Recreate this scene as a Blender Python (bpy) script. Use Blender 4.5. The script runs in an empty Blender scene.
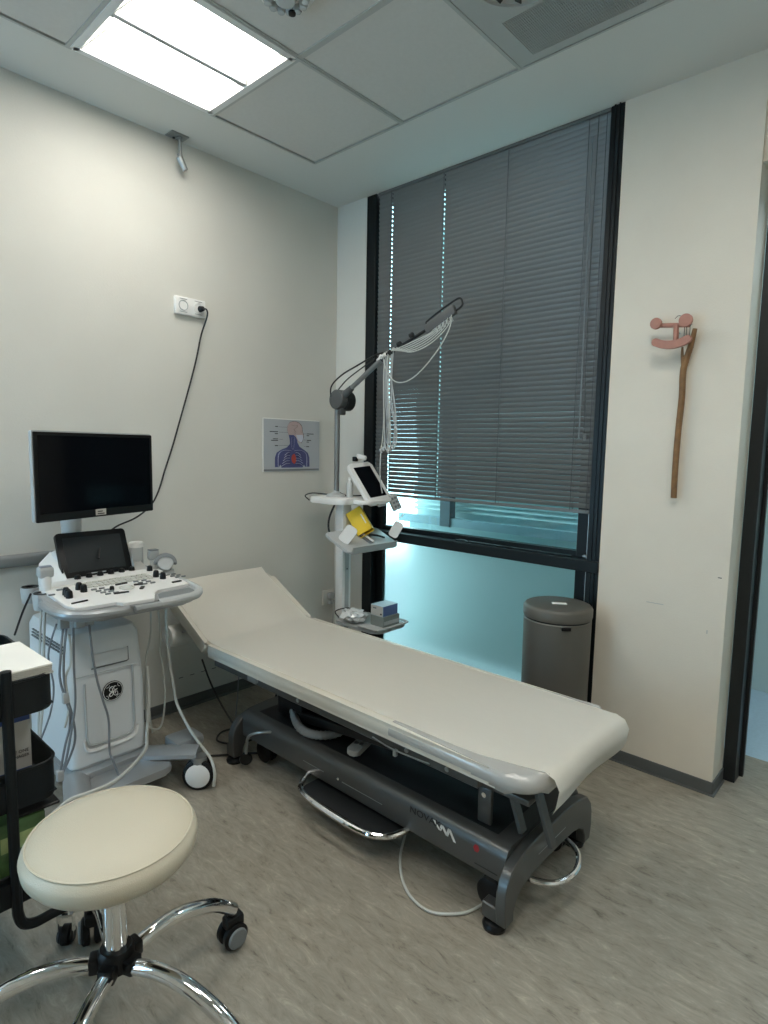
import bpy, bmesh, math, random
from mathutils import Vector, Matrix
random.seed(7)
S = bpy.context.scene
COL = S.collection
PI = math.pi
# ------------------------------------------------------------------ camera
def vec(*a): return Vector(a)
yaw, pitch, roll = -0.74, -0.107, 0.0184
FWD = vec(-0.67041936, 0.73425241, -0.10682362)
RGT = vec(0.73702703, 0.67561542, 0.01830177)
UPV = vec(-0.0856098, 0.06646203, 0.99410953)
cam = bpy.data.objects.new('camera', bpy.data.cameras.new('camera'))
COL.objects.link(cam)
M = Matrix((RGT, UPV, -FWD)).transposed().to_4x4()
M.translation = vec(2.824017, -2.624153, 1.382690)
cam.matrix_world = M
cam.data.sensor_fit = 'VERTICAL'; cam.data.sensor_height = 36; cam.data.lens = 600.6383 / 1024 * 36
cam.data.clip_start = 0.02
S.camera = cam
# ------------------------------------------------------------------ world, exposure
w = bpy.data.worlds.new('world'); S.world = w; w.use_nodes = True
bg = w.node_tree.nodes['Background']; bg.inputs[0].default_value = (0.80, 0.93, 1.0, 1); bg.inputs[1].default_value = 6.5
S.view_settings.view_transform = 'Standard'; S.view_settings.look = 'None'
S.view_settings.gamma = 1; S.view_settings.use_curve_mapping = False
S.view_settings.exposure = 0.42
LAMP = 12.0          # strength of the ceiling light diffusers
HALL = 9.0
# ------------------------------------------------------------------ materials
MATS = {}
def mat(name, col, rough=0.5, metal=0.0, bump=0.0, bscale=200, var=0.0, vscale=8, spec=0.5, coat=0.0, emit=None, es=0, sheen=0):
    m = bpy.data.materials.new(name); m.use_nodes = True
    nt = m.node_tree; b = nt.nodes['Principled BSDF']
    b.inputs['Base Color'].default_value = (*col, 1); b.inputs['Roughness'].default_value = rough
    b.inputs['Metallic'].default_value = metal; b.inputs['Specular IOR Level'].default_value = spec
    b.inputs['Coat Weight'].default_value = coat
    tc = nt.nodes.new('ShaderNodeTexCoord')
    if emit: b.inputs['Emission Color'].default_value = (*emit, 1); b.inputs['Emission Strength'].default_value = es
    if bump:
        n = nt.nodes.new('ShaderNodeTexNoise'); n.inputs['Scale'].default_value = bscale; n.inputs['Detail'].default_value = 3
        bp = nt.nodes.new('ShaderNodeBump'); bp.inputs['Strength'].default_value = bump; bp.inputs['Distance'].default_value = 0.002
        nt.links.new(tc.outputs['Object'], n.inputs['Vector']); nt.links.new(n.outputs['Fac'], bp.inputs['Height'])
        nt.links.new(bp.outputs['Normal'], b.inputs['Normal'])
    if var:
        n = nt.nodes.new('ShaderNodeTexNoise'); n.inputs['Scale'].default_value = vscale; n.inputs['Detail'].default_value = 5
        cr = nt.nodes.new('ShaderNodeValToRGB')
        cr.color_ramp.elements[0].position = 0.3; cr.color_ramp.elements[1].position = 0.7
        cr.color_ramp.elements[0].color = (*[c * (1 - var) for c in col], 1); cr.color_ramp.elements[1].color = (*[min(1, c * (1 + var)) for c in col], 1)
        nt.links.new(tc.outputs['Object'], n.inputs['Vector']); nt.links.new(n.outputs['Fac'], cr.inputs['Fac'])
        nt.links.new(cr.outputs['Color'], b.inputs['Base Color'])
    MATS[name] = m
    return m
WALL = mat('wall_paint', (0.63, 0.625, 0.575), 0.6, bump=0.35, bscale=160, var=0.02, vscale=3)
PIER = mat('pier_paint', (0.69, 0.65, 0.56), 0.6, bump=0.35, bscale=160, var=0.03, vscale=4)
CEIL = mat('ceiling_paint', (0.65, 0.655, 0.62), 0.8, bump=0.2, bscale=200)
TILE = mat('ceiling_tile', (0.62, 0.61, 0.575), 0.85, bump=0.3, bscale=260, var=0.02, vscale=60)
TBAR = mat('grid_metal', (0.44, 0.45, 0.43), 0.5)
SKIRT = mat('skirting_vinyl', (0.09, 0.10, 0.10), 0.5)
FRAME = mat('window_metal', (0.005, 0.009, 0.011), 0.38, spec=0.3)
FRAMEH = mat('door_metal', (0.008, 0.011, 0.013), 0.4)
ALU = mat('aluminium', (0.45, 0.47, 0.47), 0.35, metal=0.9)
CHROME = mat('chrome', (0.82, 0.83, 0.84), 0.07, metal=1)
STEEL = mat('steel_grey', (0.35, 0.37, 0.37), 0.35, metal=0.8)
BLACK = mat('black_plastic', (0.005, 0.006, 0.007), 0.38, spec=0.3)
BLACKM = mat('black_matt', (0.012, 0.015, 0.017), 0.6)
CARTM = mat('black_powder_coat', (0.004, 0.007, 0.009), 0.5, spec=0.3)
SCREEN = mat('screen_glass', (0.002, 0.003, 0.005), 0.12, spec=0.12)
SCREENB = mat('touch_glass', (0.014, 0.019, 0.022), 0.35, spec=0.4)
WHITE = mat('white_plastic', (0.78, 0.785, 0.77), 0.38)
MWHITE = mat('machine_white', (0.66, 0.69, 0.70), 0.35)
MSILV = mat('machine_silver', (0.36, 0.38, 0.39), 0.3, metal=0.35)
LGREY = mat('light_grey_plastic', (0.42, 0.44, 0.44), 0.45)
MGREY = mat('mid_grey_plastic', (0.17, 0.19, 0.20), 0.45)
KEYM = mat('key_cream', (0.56, 0.57, 0.53), 0.5)
CABW = mat('cable_white', (0.50, 0.52, 0.49), 0.45)
CABG = mat('cable_grey', (0.20, 0.22, 0.24), 0.45)
CABK = mat('cable_black', (0.01, 0.01, 0.011), 0.45)
VINYL = mat('couch_vinyl', (0.60, 0.575, 0.50), 0.4, bump=0.15, bscale=500)
CLEARC = mat('clear_cover', (0.42, 0.42, 0.40), 0.2, coat=0.6)
COUCHG = mat('couch_grey', (0.10, 0.105, 0.103), 0.35, metal=0.5, coat=0.15)
COUCHD = mat('couch_dark', (0.012, 0.015, 0.017), 0.45, metal=0.2)
PAPER = mat('paper', (0.92, 0.90, 0.83), 0.8, bump=0.35, bscale=30)
PAPERW = mat('paper_white', (0.82, 0.82, 0.78), 0.8)
PAPERE = mat('paper_edge', (0.45, 0.44, 0.40), 0.8)
STOOLM = mat('stool_vinyl', (0.57, 0.53, 0.42), 0.42, bump=0.3, bscale=420)
BINM = mat('bin_taupe', (0.115, 0.112, 0.098), 0.45, metal=0.2, bump=0.1, bscale=500)
WOODB = mat('wood_brown', (0.20, 0.105, 0.04), 0.5, var=0.3, vscale=30)
WOODP = mat('wood_pink', (0.40, 0.19, 0.145), 0.55, var=0.06, vscale=40)
YELL = mat('yellow_card', (0.80, 0.56, 0.02), 0.45)
BLUE = mat('blue_print', (0.02, 0.06, 0.22), 0.5)
GREENB = mat('green_pack', (0.085, 0.17, 0.06), 0.4, var=0.6, vscale=14)
GREENL = mat('green_light', (0.30, 0.38, 0.16), 0.4, var=0.3, vscale=25)
BOXW = mat('box_white', (0.50, 0.49, 0.46), 0.5)
BOXG = mat('box_grey', (0.20, 0.23, 0.22), 0.5)
BOXL = mat('box_light_blue', (0.42, 0.58, 0.68), 0.5)
BOXB = mat('box_blue', (0.10, 0.14, 0.32), 0.5)
RED = mat('red_print', (0.35, 0.02, 0.03), 0.5)
INKB = mat('ink_black', (0.01, 0.01, 0.01), 0.6)
POSTG = mat('poster_grey', (0.42, 0.45, 0.48), 0.35)
POSTB = mat('poster_blue', (0.075, 0.085, 0.21), 0.35)
POSTL = mat('poster_skull', (0.46, 0.36, 0.35), 0.4)
POSTV = mat('poster_lilac', (0.55, 0.57, 0.66), 0.4)
POSTR = mat('poster_heart', (0.42, 0.07, 0.05), 0.4)
BLINDM = mat('blind_slat', (0.155, 0.165, 0.165), 0.40, metal=0.25)
BLINDC = mat('blind_cord', (0.05, 0.055, 0.055), 0.6)
GELM = mat('clear_plastic', (0.50, 0.53, 0.53), 0.25)
BAG = mat('plastic_bag', (0.62, 0.66, 0.68), 0.2, coat=0.6)
COMBM = mat('dark_grey_plastic', (0.075, 0.08, 0.082), 0.5)
MASTM = mat('mast_metal', (0.22, 0.23, 0.23), 0.4, metal=0.6)
RAILM = mat('bumper_rail', (0.20, 0.215, 0.22), 0.5)
PROBEH = mat('probe_lens', (0.22, 0.25, 0.30), 0.45)
FUZZ = mat('ribbed_hose', (0.24, 0.26, 0.27), 0.7)
GRILLE = mat('grille_dark', (0.015, 0.018, 0.018), 0.7)
EXT = mat('facade_teal', (0.34, 0.49, 0.51), 0.5)
EXTG = mat('facade_grey', (0.20, 0.30, 0.34), 0.5)
EXTD = mat('facade_dark', (0.02, 0.05, 0.07), 0.4)
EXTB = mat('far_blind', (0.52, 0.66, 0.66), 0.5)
HALLW = mat('hall_wall', (0.55, 0.68, 0.68), 0.6)
HALLF = mat('hall_floor', (0.40, 0.52, 0.60), 0.5, var=0.06, vscale=60)
DIFF = mat('lamp_diffuser', (0.9, 0.9, 0.9), 0.6, emit=(1.0, 0.955, 0.875), es=LAMP)
HLAMP = mat('hall_added_lamp', (0.9, 0.9, 0.9), 0.6, emit=(0.75, 0.9, 1.0), es=HALL)
LWHITE = mat('lamp_housing', (0.75, 0.76, 0.74), 0.5)

def floor_material():
    m = bpy.data.materials.new('linoleum'); m.use_nodes = True; nt = m.node_tree; b = nt.nodes['Principled BSDF']
    tc = nt.nodes.new('ShaderNodeTexCoord')
    mp = nt.nodes.new('ShaderNodeMapping'); mp.inputs['Rotation'].default_value = (0, 0, math.radians(4)); mp.inputs['Scale'].default_value = (11, 38, 1)
    n = nt.nodes.new('ShaderNodeTexNoise'); n.inputs['Scale'].default_value = 1; n.inputs['Detail'].default_value = 7; n.inputs['Roughness'].default_value = 0.78; n.inputs['Distortion'].default_value = 0.7
    cr = nt.nodes.new('ShaderNodeValToRGB'); e = cr.color_ramp.elements
    e[0].position = 0.28; e[0].color = (0.11, 0.10, 0.078, 1); e[1].position = 0.72; e[1].color = (0.48, 0.435, 0.35, 1)
    x = e.new(0.42); x.color = (0.265, 0.245, 0.20, 1); x = e.new(0.58); x.color = (0.335, 0.31, 0.255, 1)
    n2 = nt.nodes.new('ShaderNodeTexNoise'); n2.inputs['Scale'].default_value = 1.6; n2.inputs['Detail'].default_value = 4
    mx = nt.nodes.new('ShaderNodeMixRGB'); mx.blend_type = 'MULTIPLY'; mx.inputs[0].default_value = 0.5
    cr2 = nt.nodes.new('ShaderNodeValToRGB'); cr2.color_ramp.elements[0].position = 0.3; cr2.color_ramp.elements[0].color = (0.72, 0.72, 0.72, 1); cr2.color_ramp.elements[1].position = 0.7
    L = nt.links.new
    L(tc.outputs['Object'], mp.inputs[0]); L(mp.outputs[0], n.inputs['Vector']); L(n.outputs['Fac'], cr.inputs[0])
    L(tc.outputs['Object'], n2.inputs['Vector']); L(n2.outputs['Fac'], cr2.inputs[0])
    L(cr.outputs[0], mx.inputs[1]); L(cr2.outputs[0], mx.inputs[2]); L(mx.outputs[0], b.inputs['Base Color'])
    b.inputs['Roughness'].default_value = 0.42; b.inputs['Specular IOR Level'].default_value = 0.35
    return m
FLOORM = floor_material()

def glass_material(name, tint, frosted):
    m = bpy.data.materials.new(name); m.use_nodes = True; nt = m.node_tree
    nt.nodes.remove(nt.nodes['Principled BSDF']); out = nt.nodes['Material Output']; L = nt.links.new
    gl = nt.nodes.new('ShaderNodeBsdfGlossy'); gl.inputs['Roughness'].default_value = 0.25 if frosted else 0.03
    if frosted:
        a = nt.nodes.new('ShaderNodeBsdfRefraction'); a.inputs['Roughness'].default_value = 0.32; a.inputs['IOR'].default_value = 1.3
        a.inputs['Color'].default_value = (*tint, 1)
        t = nt.nodes.new('ShaderNodeBsdfTranslucent'); t.inputs['Color'].default_value = (*[c * .8 for c in tint], 1)
        m1 = nt.nodes.new('ShaderNodeMixShader'); m1.inputs[0].default_value = 0.22; L(a.outputs[0], m1.inputs[1]); L(t.outputs[0], m1.inputs[2])
    else:
        m1 = nt.nodes.new('ShaderNodeBsdfTransparent'); m1.inputs['Color'].default_value = (*tint, 1)
    m2 = nt.nodes.new('ShaderNodeMixShader'); m2.inputs[0].default_value = 0.05
    L(m1.outputs[0], m2.inputs[1]); L(gl.outputs[0], m2.inputs[2]); L(m2.outputs[0], out.inputs['Surface'])
    return m
GLASS = glass_material('clear_glass', (0.72, 0.90, 0.91), False)
BLUEG = glass_material('blue_tinted_glass', (0.70, 0.88, 1.0), False)
FROST = glass_material('frosted_glass', (0.72, 0.86, 0.86), True)

# ------------------------------------------------------------------ mesh helpers
def new(): return bmesh.new()
def box(bm, x0, x1, y0, y1, z0, z1, bev=0, seg=2, M=None):
    t = bmesh.new(); bmesh.ops.create_cube(t, size=1)
    for v in t.verts: v.co = vec((x0 + x1) / 2 + v.co.x * (x1 - x0), (y0 + y1) / 2 + v.co.y * (y1 - y0), (z0 + z1) / 2 + v.co.z * (z1 - z0))
    if bev: bmesh.ops.bevel(t, geom=list(t.edges), offset=bev, segments=seg, affect='EDGES', profile=0.5)
    merge(bm, t, M)
def merge(bm, t, M=None):
    if M is not None: t.transform(M)
    vm = {v: bm.verts.new(v.co) for v in t.verts}
    for f in t.faces:
        try: bm.faces.new([vm[v] for v in f.verts])
        except ValueError: pass
    t.free()
def cyl(bm, p0, p1, r0, r1=None, n=16, bev=0):
    if r1 is None: r1 = r0
    p0, p1 = Vector(p0), Vector(p1); d = (p1 - p0); L = d.length; q = d.to_track_quat('Z', 'Y').to_matrix().to_4x4()
    prof = [(0, 0), (r0, 0), (r1, L), (0, L)]
    if bev: prof = [(0, 0), (r0 - bev, 0), (r0, bev), (r1, L - bev), (r1 - bev, L), (0, L)]
    lathe(bm, prof, n, Matrix.Translation(p0) @ q)
def lathe(bm, prof, n=24, M=None, sx=1, sy=1):
    t = bmesh.new(); rings = []
    for r, z in prof:
        if r < 1e-6: rings.append([t.verts.new((0, 0, z))])
        else: rings.append([t.verts.new((r * sx * math.cos(2 * PI * k / n), r * sy * math.sin(2 * PI * k / n), z)) for k in range(n)])
    for a, b in zip(rings, rings[1:]):
        if len(a) == 1 and len(b) == 1: continue
        for k in range(n):
            k2 = (k + 1) % n
            if len(a) == 1: t.faces.new([a[0], b[k], b[k2]][::-1])
            elif len(b) == 1: t.faces.new([a[k], a[k2], b[0]])
            else: t.faces.new([a[k], a[k2], b[k2], b[k]])
    merge(bm, t, M)
def smooth(pts, per=6, closed=False):
    P = [Vector(p) for p in pts]; out = []; n = len(P)
    rng = range(n if closed else n - 1)
    for i in rng:
        if closed: a, b, c, d = P[(i - 1) % n], P[i], P[(i + 1) % n], P[(i + 2) % n]
        else: a, b, c, d = P[max(i - 1, 0)], P[i], P[i + 1], P[min(i + 2, n - 1)]
        for k in range(per):
            t = k / per
            out.append(0.5 * ((2 * b) + (c - a) * t + (2 * a - 5 * b + 4 * c - d) * t * t + (3 * b - a - 3 * c + d) * t ** 3))
    if not closed: out.append(P[-1])
    return out
def tube(bm, pts, r, n=8, per=6, closed=False, flat=1.0, rfun=None):
    P = smooth(pts, per, closed) if per > 1 else [Vector(p) for p in pts]
    N = len(P); rings = []
    tan = [(P[(i + 1) % N] - P[i - 1]) if closed else (P[min(i + 1, N - 1)] - P[max(i - 1, 0)]) for i in range(N)]
    tan = [t.normalized() for t in tan]
    u = tan[0].orthogonal().normalized()
    if abs(tan[0].z) < 0.9: u = (vec(0, 0, 1) - tan[0] * tan[0].z).normalized()
    for i in range(N):
        t = tan[i]; u = (u - t * u.dot(t)).normalized(); v = t.cross(u)
        rr = r if rfun is None else r * rfun(i / (N - 1))
        rings.append([bm.verts.new(P[i] + u * rr * flat * math.cos(2 * PI * k / n) + v * rr * math.sin(2 * PI * k / n)) for k in range(n)])
    pairs = list(zip(rings, rings[1:])) + ([(rings[-1], rings[0])] if closed else [])
    for a, b in pairs:
        for k in range(n): bm.faces.new([a[k], a[(k + 1) % n], b[(k + 1) % n], b[k]])
    if not closed:
        bm.faces.new(rings[0][::-1]); bm.faces.new(rings[-1])
def prism(bm, poly, h0, h1, M=None, bev=0, seg=3, flatx=None):
    """polygon in local xy, extruded along local z from h0 to h1, rim edges bevelled"""
    t = bmesh.new()
    a = [t.verts.new((x, y, h0)) for x, y in poly]; b = [t.verts.new((x, y, h1)) for x, y in poly]
    n = len(poly)
    area = sum(poly[i][0] * poly[(i + 1) % n][1] - poly[(i + 1) % n][0] * poly[i][1] for i in range(n))
    t.faces.new(a[::-1]); t.faces.new(b)
    for k in range(n): t.faces.new([a[k], a[(k + 1) % n], b[(k + 1) % n], b[k]])
    if area < 0: bmesh.ops.reverse_faces(t, faces=list(t.faces))
    if bev:
        es = [e for e in t.edges if abs(e.verts[0].co.z - e.verts[1].co.z) < 1e-7]
        if flatx is not None: es = [e for e in es if not (abs(e.verts[0].co.x - flatx) < 1e-5 and abs(e.verts[1].co.x - flatx) < 1e-5)]
        bmesh.ops.bevel(t, geom=es, offset=bev, segments=seg, affect='EDGES', profile=0.5)
    merge(bm, t, M)
def rrect(x0, x1, y0, y1, r, n=6, rs=None):
    rs = rs or [r] * 4; out = []
    for (cx, cy, a0, rr) in ((x1, y1, 0, rs[0]), (x0, y1, 90, rs[1]), (x0, y0, 180, rs[2]), (x1, y0, 270, rs[3])):
        sx = -1 if cx == x1 else 1; sy = -1 if cy == y1 else 1
        for k in range(n + 1):
            a = math.radians(a0 + 90 * k / n)
            out.append((cx + sx * rr + rr * math.cos(a), cy + sy * rr + rr * math.sin(a)))
    return out
def frame(o, ex, ey):
    """matrix with local x along ex, local y along ey, origin o"""
    ex = Vector(ex).normalized(); ey = Vector(ey); ey = (ey - ex * ey.dot(ex)).normalized(); ez = ex.cross(ey)
    m = Matrix((ex, ey, ez)).transposed().to_4x4(); m.translation = Vector(o); return m
def origin(o):
    v = Vector((0, 0, 0))
    while o: v += o.location; o = o.parent
    return v
def obj(name, bm, m, parent=None, ang=35, at=None):
    me = bpy.data.meshes.new(name); off = origin(parent)
    if at is None and parent is None and len(bm.verts):
        xs = [v.co.x for v in bm.verts]; ys = [v.co.y for v in bm.verts]; zs = [v.co.z for v in bm.verts]
        at = vec((min(xs) + max(xs)) / 2, (min(ys) + max(ys)) / 2, min(zs))
    loc = (Vector(at) - off) if at is not None else vec(0, 0, 0)
    for v in bm.verts: v.co -= off + loc
    bmesh.ops.recalc_face_normals(bm, faces=list(bm.faces))
    bm.to_mesh(me); bm.free()
    me.polygons.foreach_set('use_smooth', [True] * len(me.polygons))
    me.set_sharp_from_angle(angle=math.radians(ang))
    if m: me.materials.append(m)
    o = bpy.data.objects.new(name, me); COL.objects.link(o); o.location = loc
    if parent: o.parent = parent
    return o
def tag(o, label, cat, group=None):
    o['label'] = label; o['category'] = cat
    if group: o['group'] = group
    return o
def thing(name, label, cat, loc, group=None):
    o = bpy.data.objects.new(name, None); COL.objects.link(o); o.location = loc; o.empty_display_size = 0.1
    return tag(o, label, cat, group)
def struct(name, bm, m, parent=None):
    o = obj(name, bm, m, parent)
    if parent is None: o['kind'] = 'structure'
    return o
def copy_tree(o, parent=None):
    c = o.copy(); COL.objects.link(c)
    if parent: c.parent = parent
    for ch in list(o.children): copy_tree(ch, c)
    return c
def bx(name, m, parent, *a, **k):
    b = new(); box(b, *a, **k); return obj(name, b, m, parent)
def text(name, s, size, Mx, m, parent=None, depth=0.0004, shear=0, xs=1.0):
    cu = bpy.data.curves.new('t', 'FONT'); cu.body = s; cu.size = size; cu.extrude = depth; cu.shear = shear; cu.align_x = 'CENTER'; cu.align_y = 'CENTER'; cu.resolution_u = 3
    t = bpy.data.objects.new('t', cu); COL.objects.link(t)
    bpy.context.view_layer.update()
    me = bpy.data.meshes.new_from_object(t.evaluated_get(bpy.context.evaluated_depsgraph_get()))
    bpy.data.objects.remove(t)
    bm = bmesh.new(); bm.from_mesh(me); bmesh.ops.scale(bm, vec=(xs, 1, 1), verts=bm.verts); bm.transform(Mx)
    return obj(name, bm, m, parent, 20)

H = 2.832
XR = 4.4; YB = -4.6
# ================================================================== STRUCTURE
b = new(); box(b, -0.1, XR + .1, YB - .1, 0.47, -0.1, 0); struct('floor', b, FLOORM)
b = new()
box(b, 1.95, 4.1, 0.4701, 1.5, -0.1, 0.0)
struct('floor_hall', b, HALLF)
b = new(); box(b, -0.12, 0, YB, 0.12, 0, H + .1); struct('wall_left', b, WALL)
b = new(); box(b, XR, XR + .1, YB, 0.0, 0, H + .1); struct('wall_right', b, WALL)
b = new()   # rear wall with a window opening
RX0, RX1, RZ0, RZ1 = 0.10, 1.10, 0.2, 2.1
box(b, 0, RX0, YB - .1, YB, 0, H); box(b, RX1, XR, YB - .1, YB, 0, H); box(b, RX0, RX1, YB - .1, YB, 0, RZ0); box(b, RX0, RX1, YB - .1, YB, RZ1, H)
struct('wall_rear', b, WALL)
b = new()
box(b, RX0, RX0 + .05, YB - .08, YB - .02, RZ0, RZ1); box(b, RX1 - .05, RX1, YB - .08, YB - .02, RZ0, RZ1); box(b, RX0, RX1, YB - .08, YB - .02, RZ0, RZ0 + .05); box(b, RX0, RX1, YB - .08, YB - .02, RZ1 - .05, RZ1)
w2 = struct('window_2', b, FRAME)
b = new(); box(b, RX0 + .05, RX1 - .05, YB - .06, YB - .05, RZ0 + .05, RZ1 - .05); obj('pane', b, BLUEG, w2)  # blue tint added so the daylight falls bluish on the machine side
b = new(); box(b, 0, 0.25, 0, 0.12, 0, H + .1); struct('wall_back', b, WALL)
b = new(); box(b, 1.745, 2.263, 0, 0.16, 0, H + .1); struct('wall_pier', b, PIER)
b = new(); box(b, 3.3, XR + .1, 0, 0.16, 0, H + .1); box(b, 2.263, 3.3, 0.02, 0.16, 2.45, H + .1); struct('wall_front', b, PIER)
# ceiling with tile field
TX, TY = 0.3261, -0.468
NX, NY = 6, 6
b = new()
box(b, -0.1, TX, YB, 0.02, H, H + .12); box(b, TX, XR, TY, 0.02, H, H + .12); box(b, TX + .6 * NX, XR, YB, TY, H, H + .12); box(b, TX, TX + .6 * NX, YB, TY - .6 * NY, H, H + .12)
box(b, TX, TX + .6 * NX, TY - .6 * NY, TY, H + .10, H + .2)
ceiling = struct('ceiling', b, CEIL)
SKIP = {(0, 1), (2, 0), (3, 3), (3, 1), (0, 4), (5, 2)}
tm = None
for i in range(NX):
    for j in range(NY):
        if (i, j) in SKIP: continue
        cx, cy = TX + .6 * i + .3, TY - .6 * j - .3
        if tm is None:
            b = new(); box(b, cx - .291, cx + .291, cy - .291, cy + .291, H + .004, H + .02, bev=.003, seg=1)
            o = obj('ceiling_tile', b, TILE, ceiling, at=(cx, cy, H)); tm = o
        else:
            o = tm.copy(); COL.objects.link(o); o.location = vec(cx, cy, H) - origin(ceiling)
b = new()
for i in range(NX + 1):
    x = TX + .6 * i; ww = .005 if i in (0, NX) else .012
    box(b, x - ww, x + ww, TY - .6 * NY, TY, H - .001, H + .006)
    if i not in (0, NX):
        box(b, x - .004, x + .004, TY - .6 * NY, TY, H - .0035, H - .001)
for j in range(NY + 1):
    y = TY - .6 * j; ww = .005 if j in (0, NY) else .012
    box(b, TX, TX + .6 * NX, y - ww, y + ww, H - .0012, H + .0055)
obj('ceiling_grid', b, TBAR, ceiling)
# skirtings
b = new(); box(b, 0, .006, YB, 0, 0, .052); box(b, .006, .03, YB, 0, 0, .004); struct('baseboard_left', b, SKIRT)
b = new(); box(b, 1.745, 2.269, -.006, 0, 0, .052, bev=.001, seg=1); box(b, 2.263, 2.269, 0, .16, 0, .052); box(b, 1.745, 2.278, -.020, -.006, 0, .004); box(b, 2.269, 2.278, -.006, .15, 0, .004)
struct('baseboard_pier', b, SKIRT)
b = new(); box(b, 2.226, 2.240, -.0006, 0, .892, .896); obj('scuff', b, SKIRT, bpy.data.objects['wall_pier'])
b = new(); box(b, 2.20, 2.204, -.0006, 0, .66, .675); obj('scuff', b, TBAR, bpy.data.objects['wall_pier'])
b = new(); box(b, 1.96, 2.03, -.0006, 0, .745, .748); obj('scuff', b, TBAR, bpy.data.objects['wall_pier'])
for k in range(5):
    b = new(); box(b, 0, .0006, -1.10 + .065 * k, -1.075 + .065 * k, .160, .164); obj('scuff', b, SKIRT, bpy.data.objects['wall_left'])
# bumper rail on left wall
b = new(); box(b, 0.012, .05, -4.0, -1.66, .858, .912, bev=.018, seg=3); box(b, 0, .014, -4.0, -1.67, .868, .902)
t = struct('trim_1', b, RAILM)

# ---- window 1
def window():
    b = new(); box(b, .25, .325, 0.0, .12, 0, H, bev=.003, seg=1)
    w1 = struct('window_1', b, FRAME)
    b = new(); box(b, 1.684, 1.745, 0.0, .12, 0, H, bev=.003, seg=1); obj('jamb', b, FRAME, w1)
    b = new(); box(b, 1.70, 1.708, -.004, 0.001, 0, H); box(b, 1.722, 1.727, -.006, 0.001, 0, H); obj('jamb_ridge', b, FRAME, w1)
    b = new(); box(b, 1.678, 1.683, .012, .02, 0, 1.10); obj('jamb_bead', b, ALU, w1)
    b = new(); box(b, .325, 1.745, -.012, .10, .835, .888, bev=.003, seg=1); obj('transom', b, FRAME, w1)
    b = new()
    for x0, x1 in ((.325, .378), (1.612, 1.684)):
        box(b, x0, x1, .045, .082, .02, .835, bev=.003, seg=1); box(b, x0, x1, .045, .082, .888, H, bev=.003, seg=1)
    box(b, .325, 1.684, .04, .10, 0, .05, bev=.003, seg=1); box(b, .378, 1.612, .05, .10, .888, .915); box(b, .378, 1.612, .04, .10, H - .06, H)
    obj('sash_frame', b, FRAME, w1)
    b = new(); box(b, 1.655, 1.672, .02, .04, .895, .905, bev=.002, seg=1); obj('sash_catch', b, ALU, w1)
    b = new(); box(b, .378, 1.612, .066, .074, .05, .835); obj('frosted_pane', b, FROST, w1)['label'] = 'lower frosted glass pane'
    b = new(); box(b, .378, 1.612, .068, .072, .915, H - .06); obj('clear_pane', b, GLASS, w1)
    # small chain restrictor lying on the transom
    b = new(); tube(b, [(.95, .005, .892), (.99, .02, .897), (1.03, .008, .892)], .004, 6); tube(b, [(1.2, .01, .892), (1.24, .0, .898), (1.29, .02, .892)], .004, 6); tube(b, [(1.03, .02, .893), (1.6, .025, .893)], .004, 6, per=1)
    obj('opening_chain', b, BLACK, w1)
window()
# ---- outside the window: second glazed front with blinds
b = new(); box(b, .11, 1.83, .62, .70, 0, .873); facade = struct('wall_facade', b, EXT)
b = new(); box(b, .42, .50, .56, .62, .87, 3.2); obj('mullion', b, EXTD, facade)
b = new(); box(b, .05, 1.83, .57, .62, .872, .925); obj('rail', b, EXTG, facade)
b = new(); box(b, .11, 1.83, .70, .72, .873, 3.2); obj('far_pane', b, EXTB, facade)
for k in range(60):
    if k == 0:
        b = new(); box(b, .13, 1.82, .64, .662, .965, .972); q = obj('far_slat', b, EXTB, facade, at=(.975, .65, .965)); q0 = q.location.copy(); far0 = q
        far0.rotation_euler = (math.radians(35), 0, 0)
    else:
        q = far0.copy(); COL.objects.link(q); q.location = q0 + vec(0, 0, .032 * k)
b = new(); box(b, -3, 4.4, .12, 6, -.2, -.1); struct('ground_outside', b, mat('outside_paving', (.10, .13, .14), .8))
b = new(); box(b, 1.85, 1.95, .16, 1.39, 0, 3.2); struct('wall_hall_left', b, HALLW)
b = new(); box(b, 1.85, 4.2, 1.39, 1.5, 0, 3.0); struct('wall_hall', b, HALLW)
b = new(); box(b, 4.0, 4.1, .16, 1.39, 0, 3.0); struct('wall_hall_right', b, HALLW)
b = new(); box(b, 1.85, 4.2, .16, 1.5, 2.8, 2.9); struct('ceiling_hall', b, CEIL)
# sliding door post
b = new(); box(b, 2.264, 2.312, .160, .24, 0, 2.45, bev=.002, seg=1); d1 = struct('door_1', b, FRAMEH)
b = new(); box(b, 2.272, 2.326, .24, .262, 0, 2.45, bev=.002, seg=1); obj('post_lip', b, FRAMEH, d1)
b = new(); box(b, 2.272, 2.318, .262, .30, 0, 2.45, bev=.002, seg=1); obj('post_track', b, FRAMEH, d1)
b = new(); box(b, 2.268, 3.3, .162, .24, 2.40, 2.45); obj('door_head', b, FRAMEH, d1)

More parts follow.
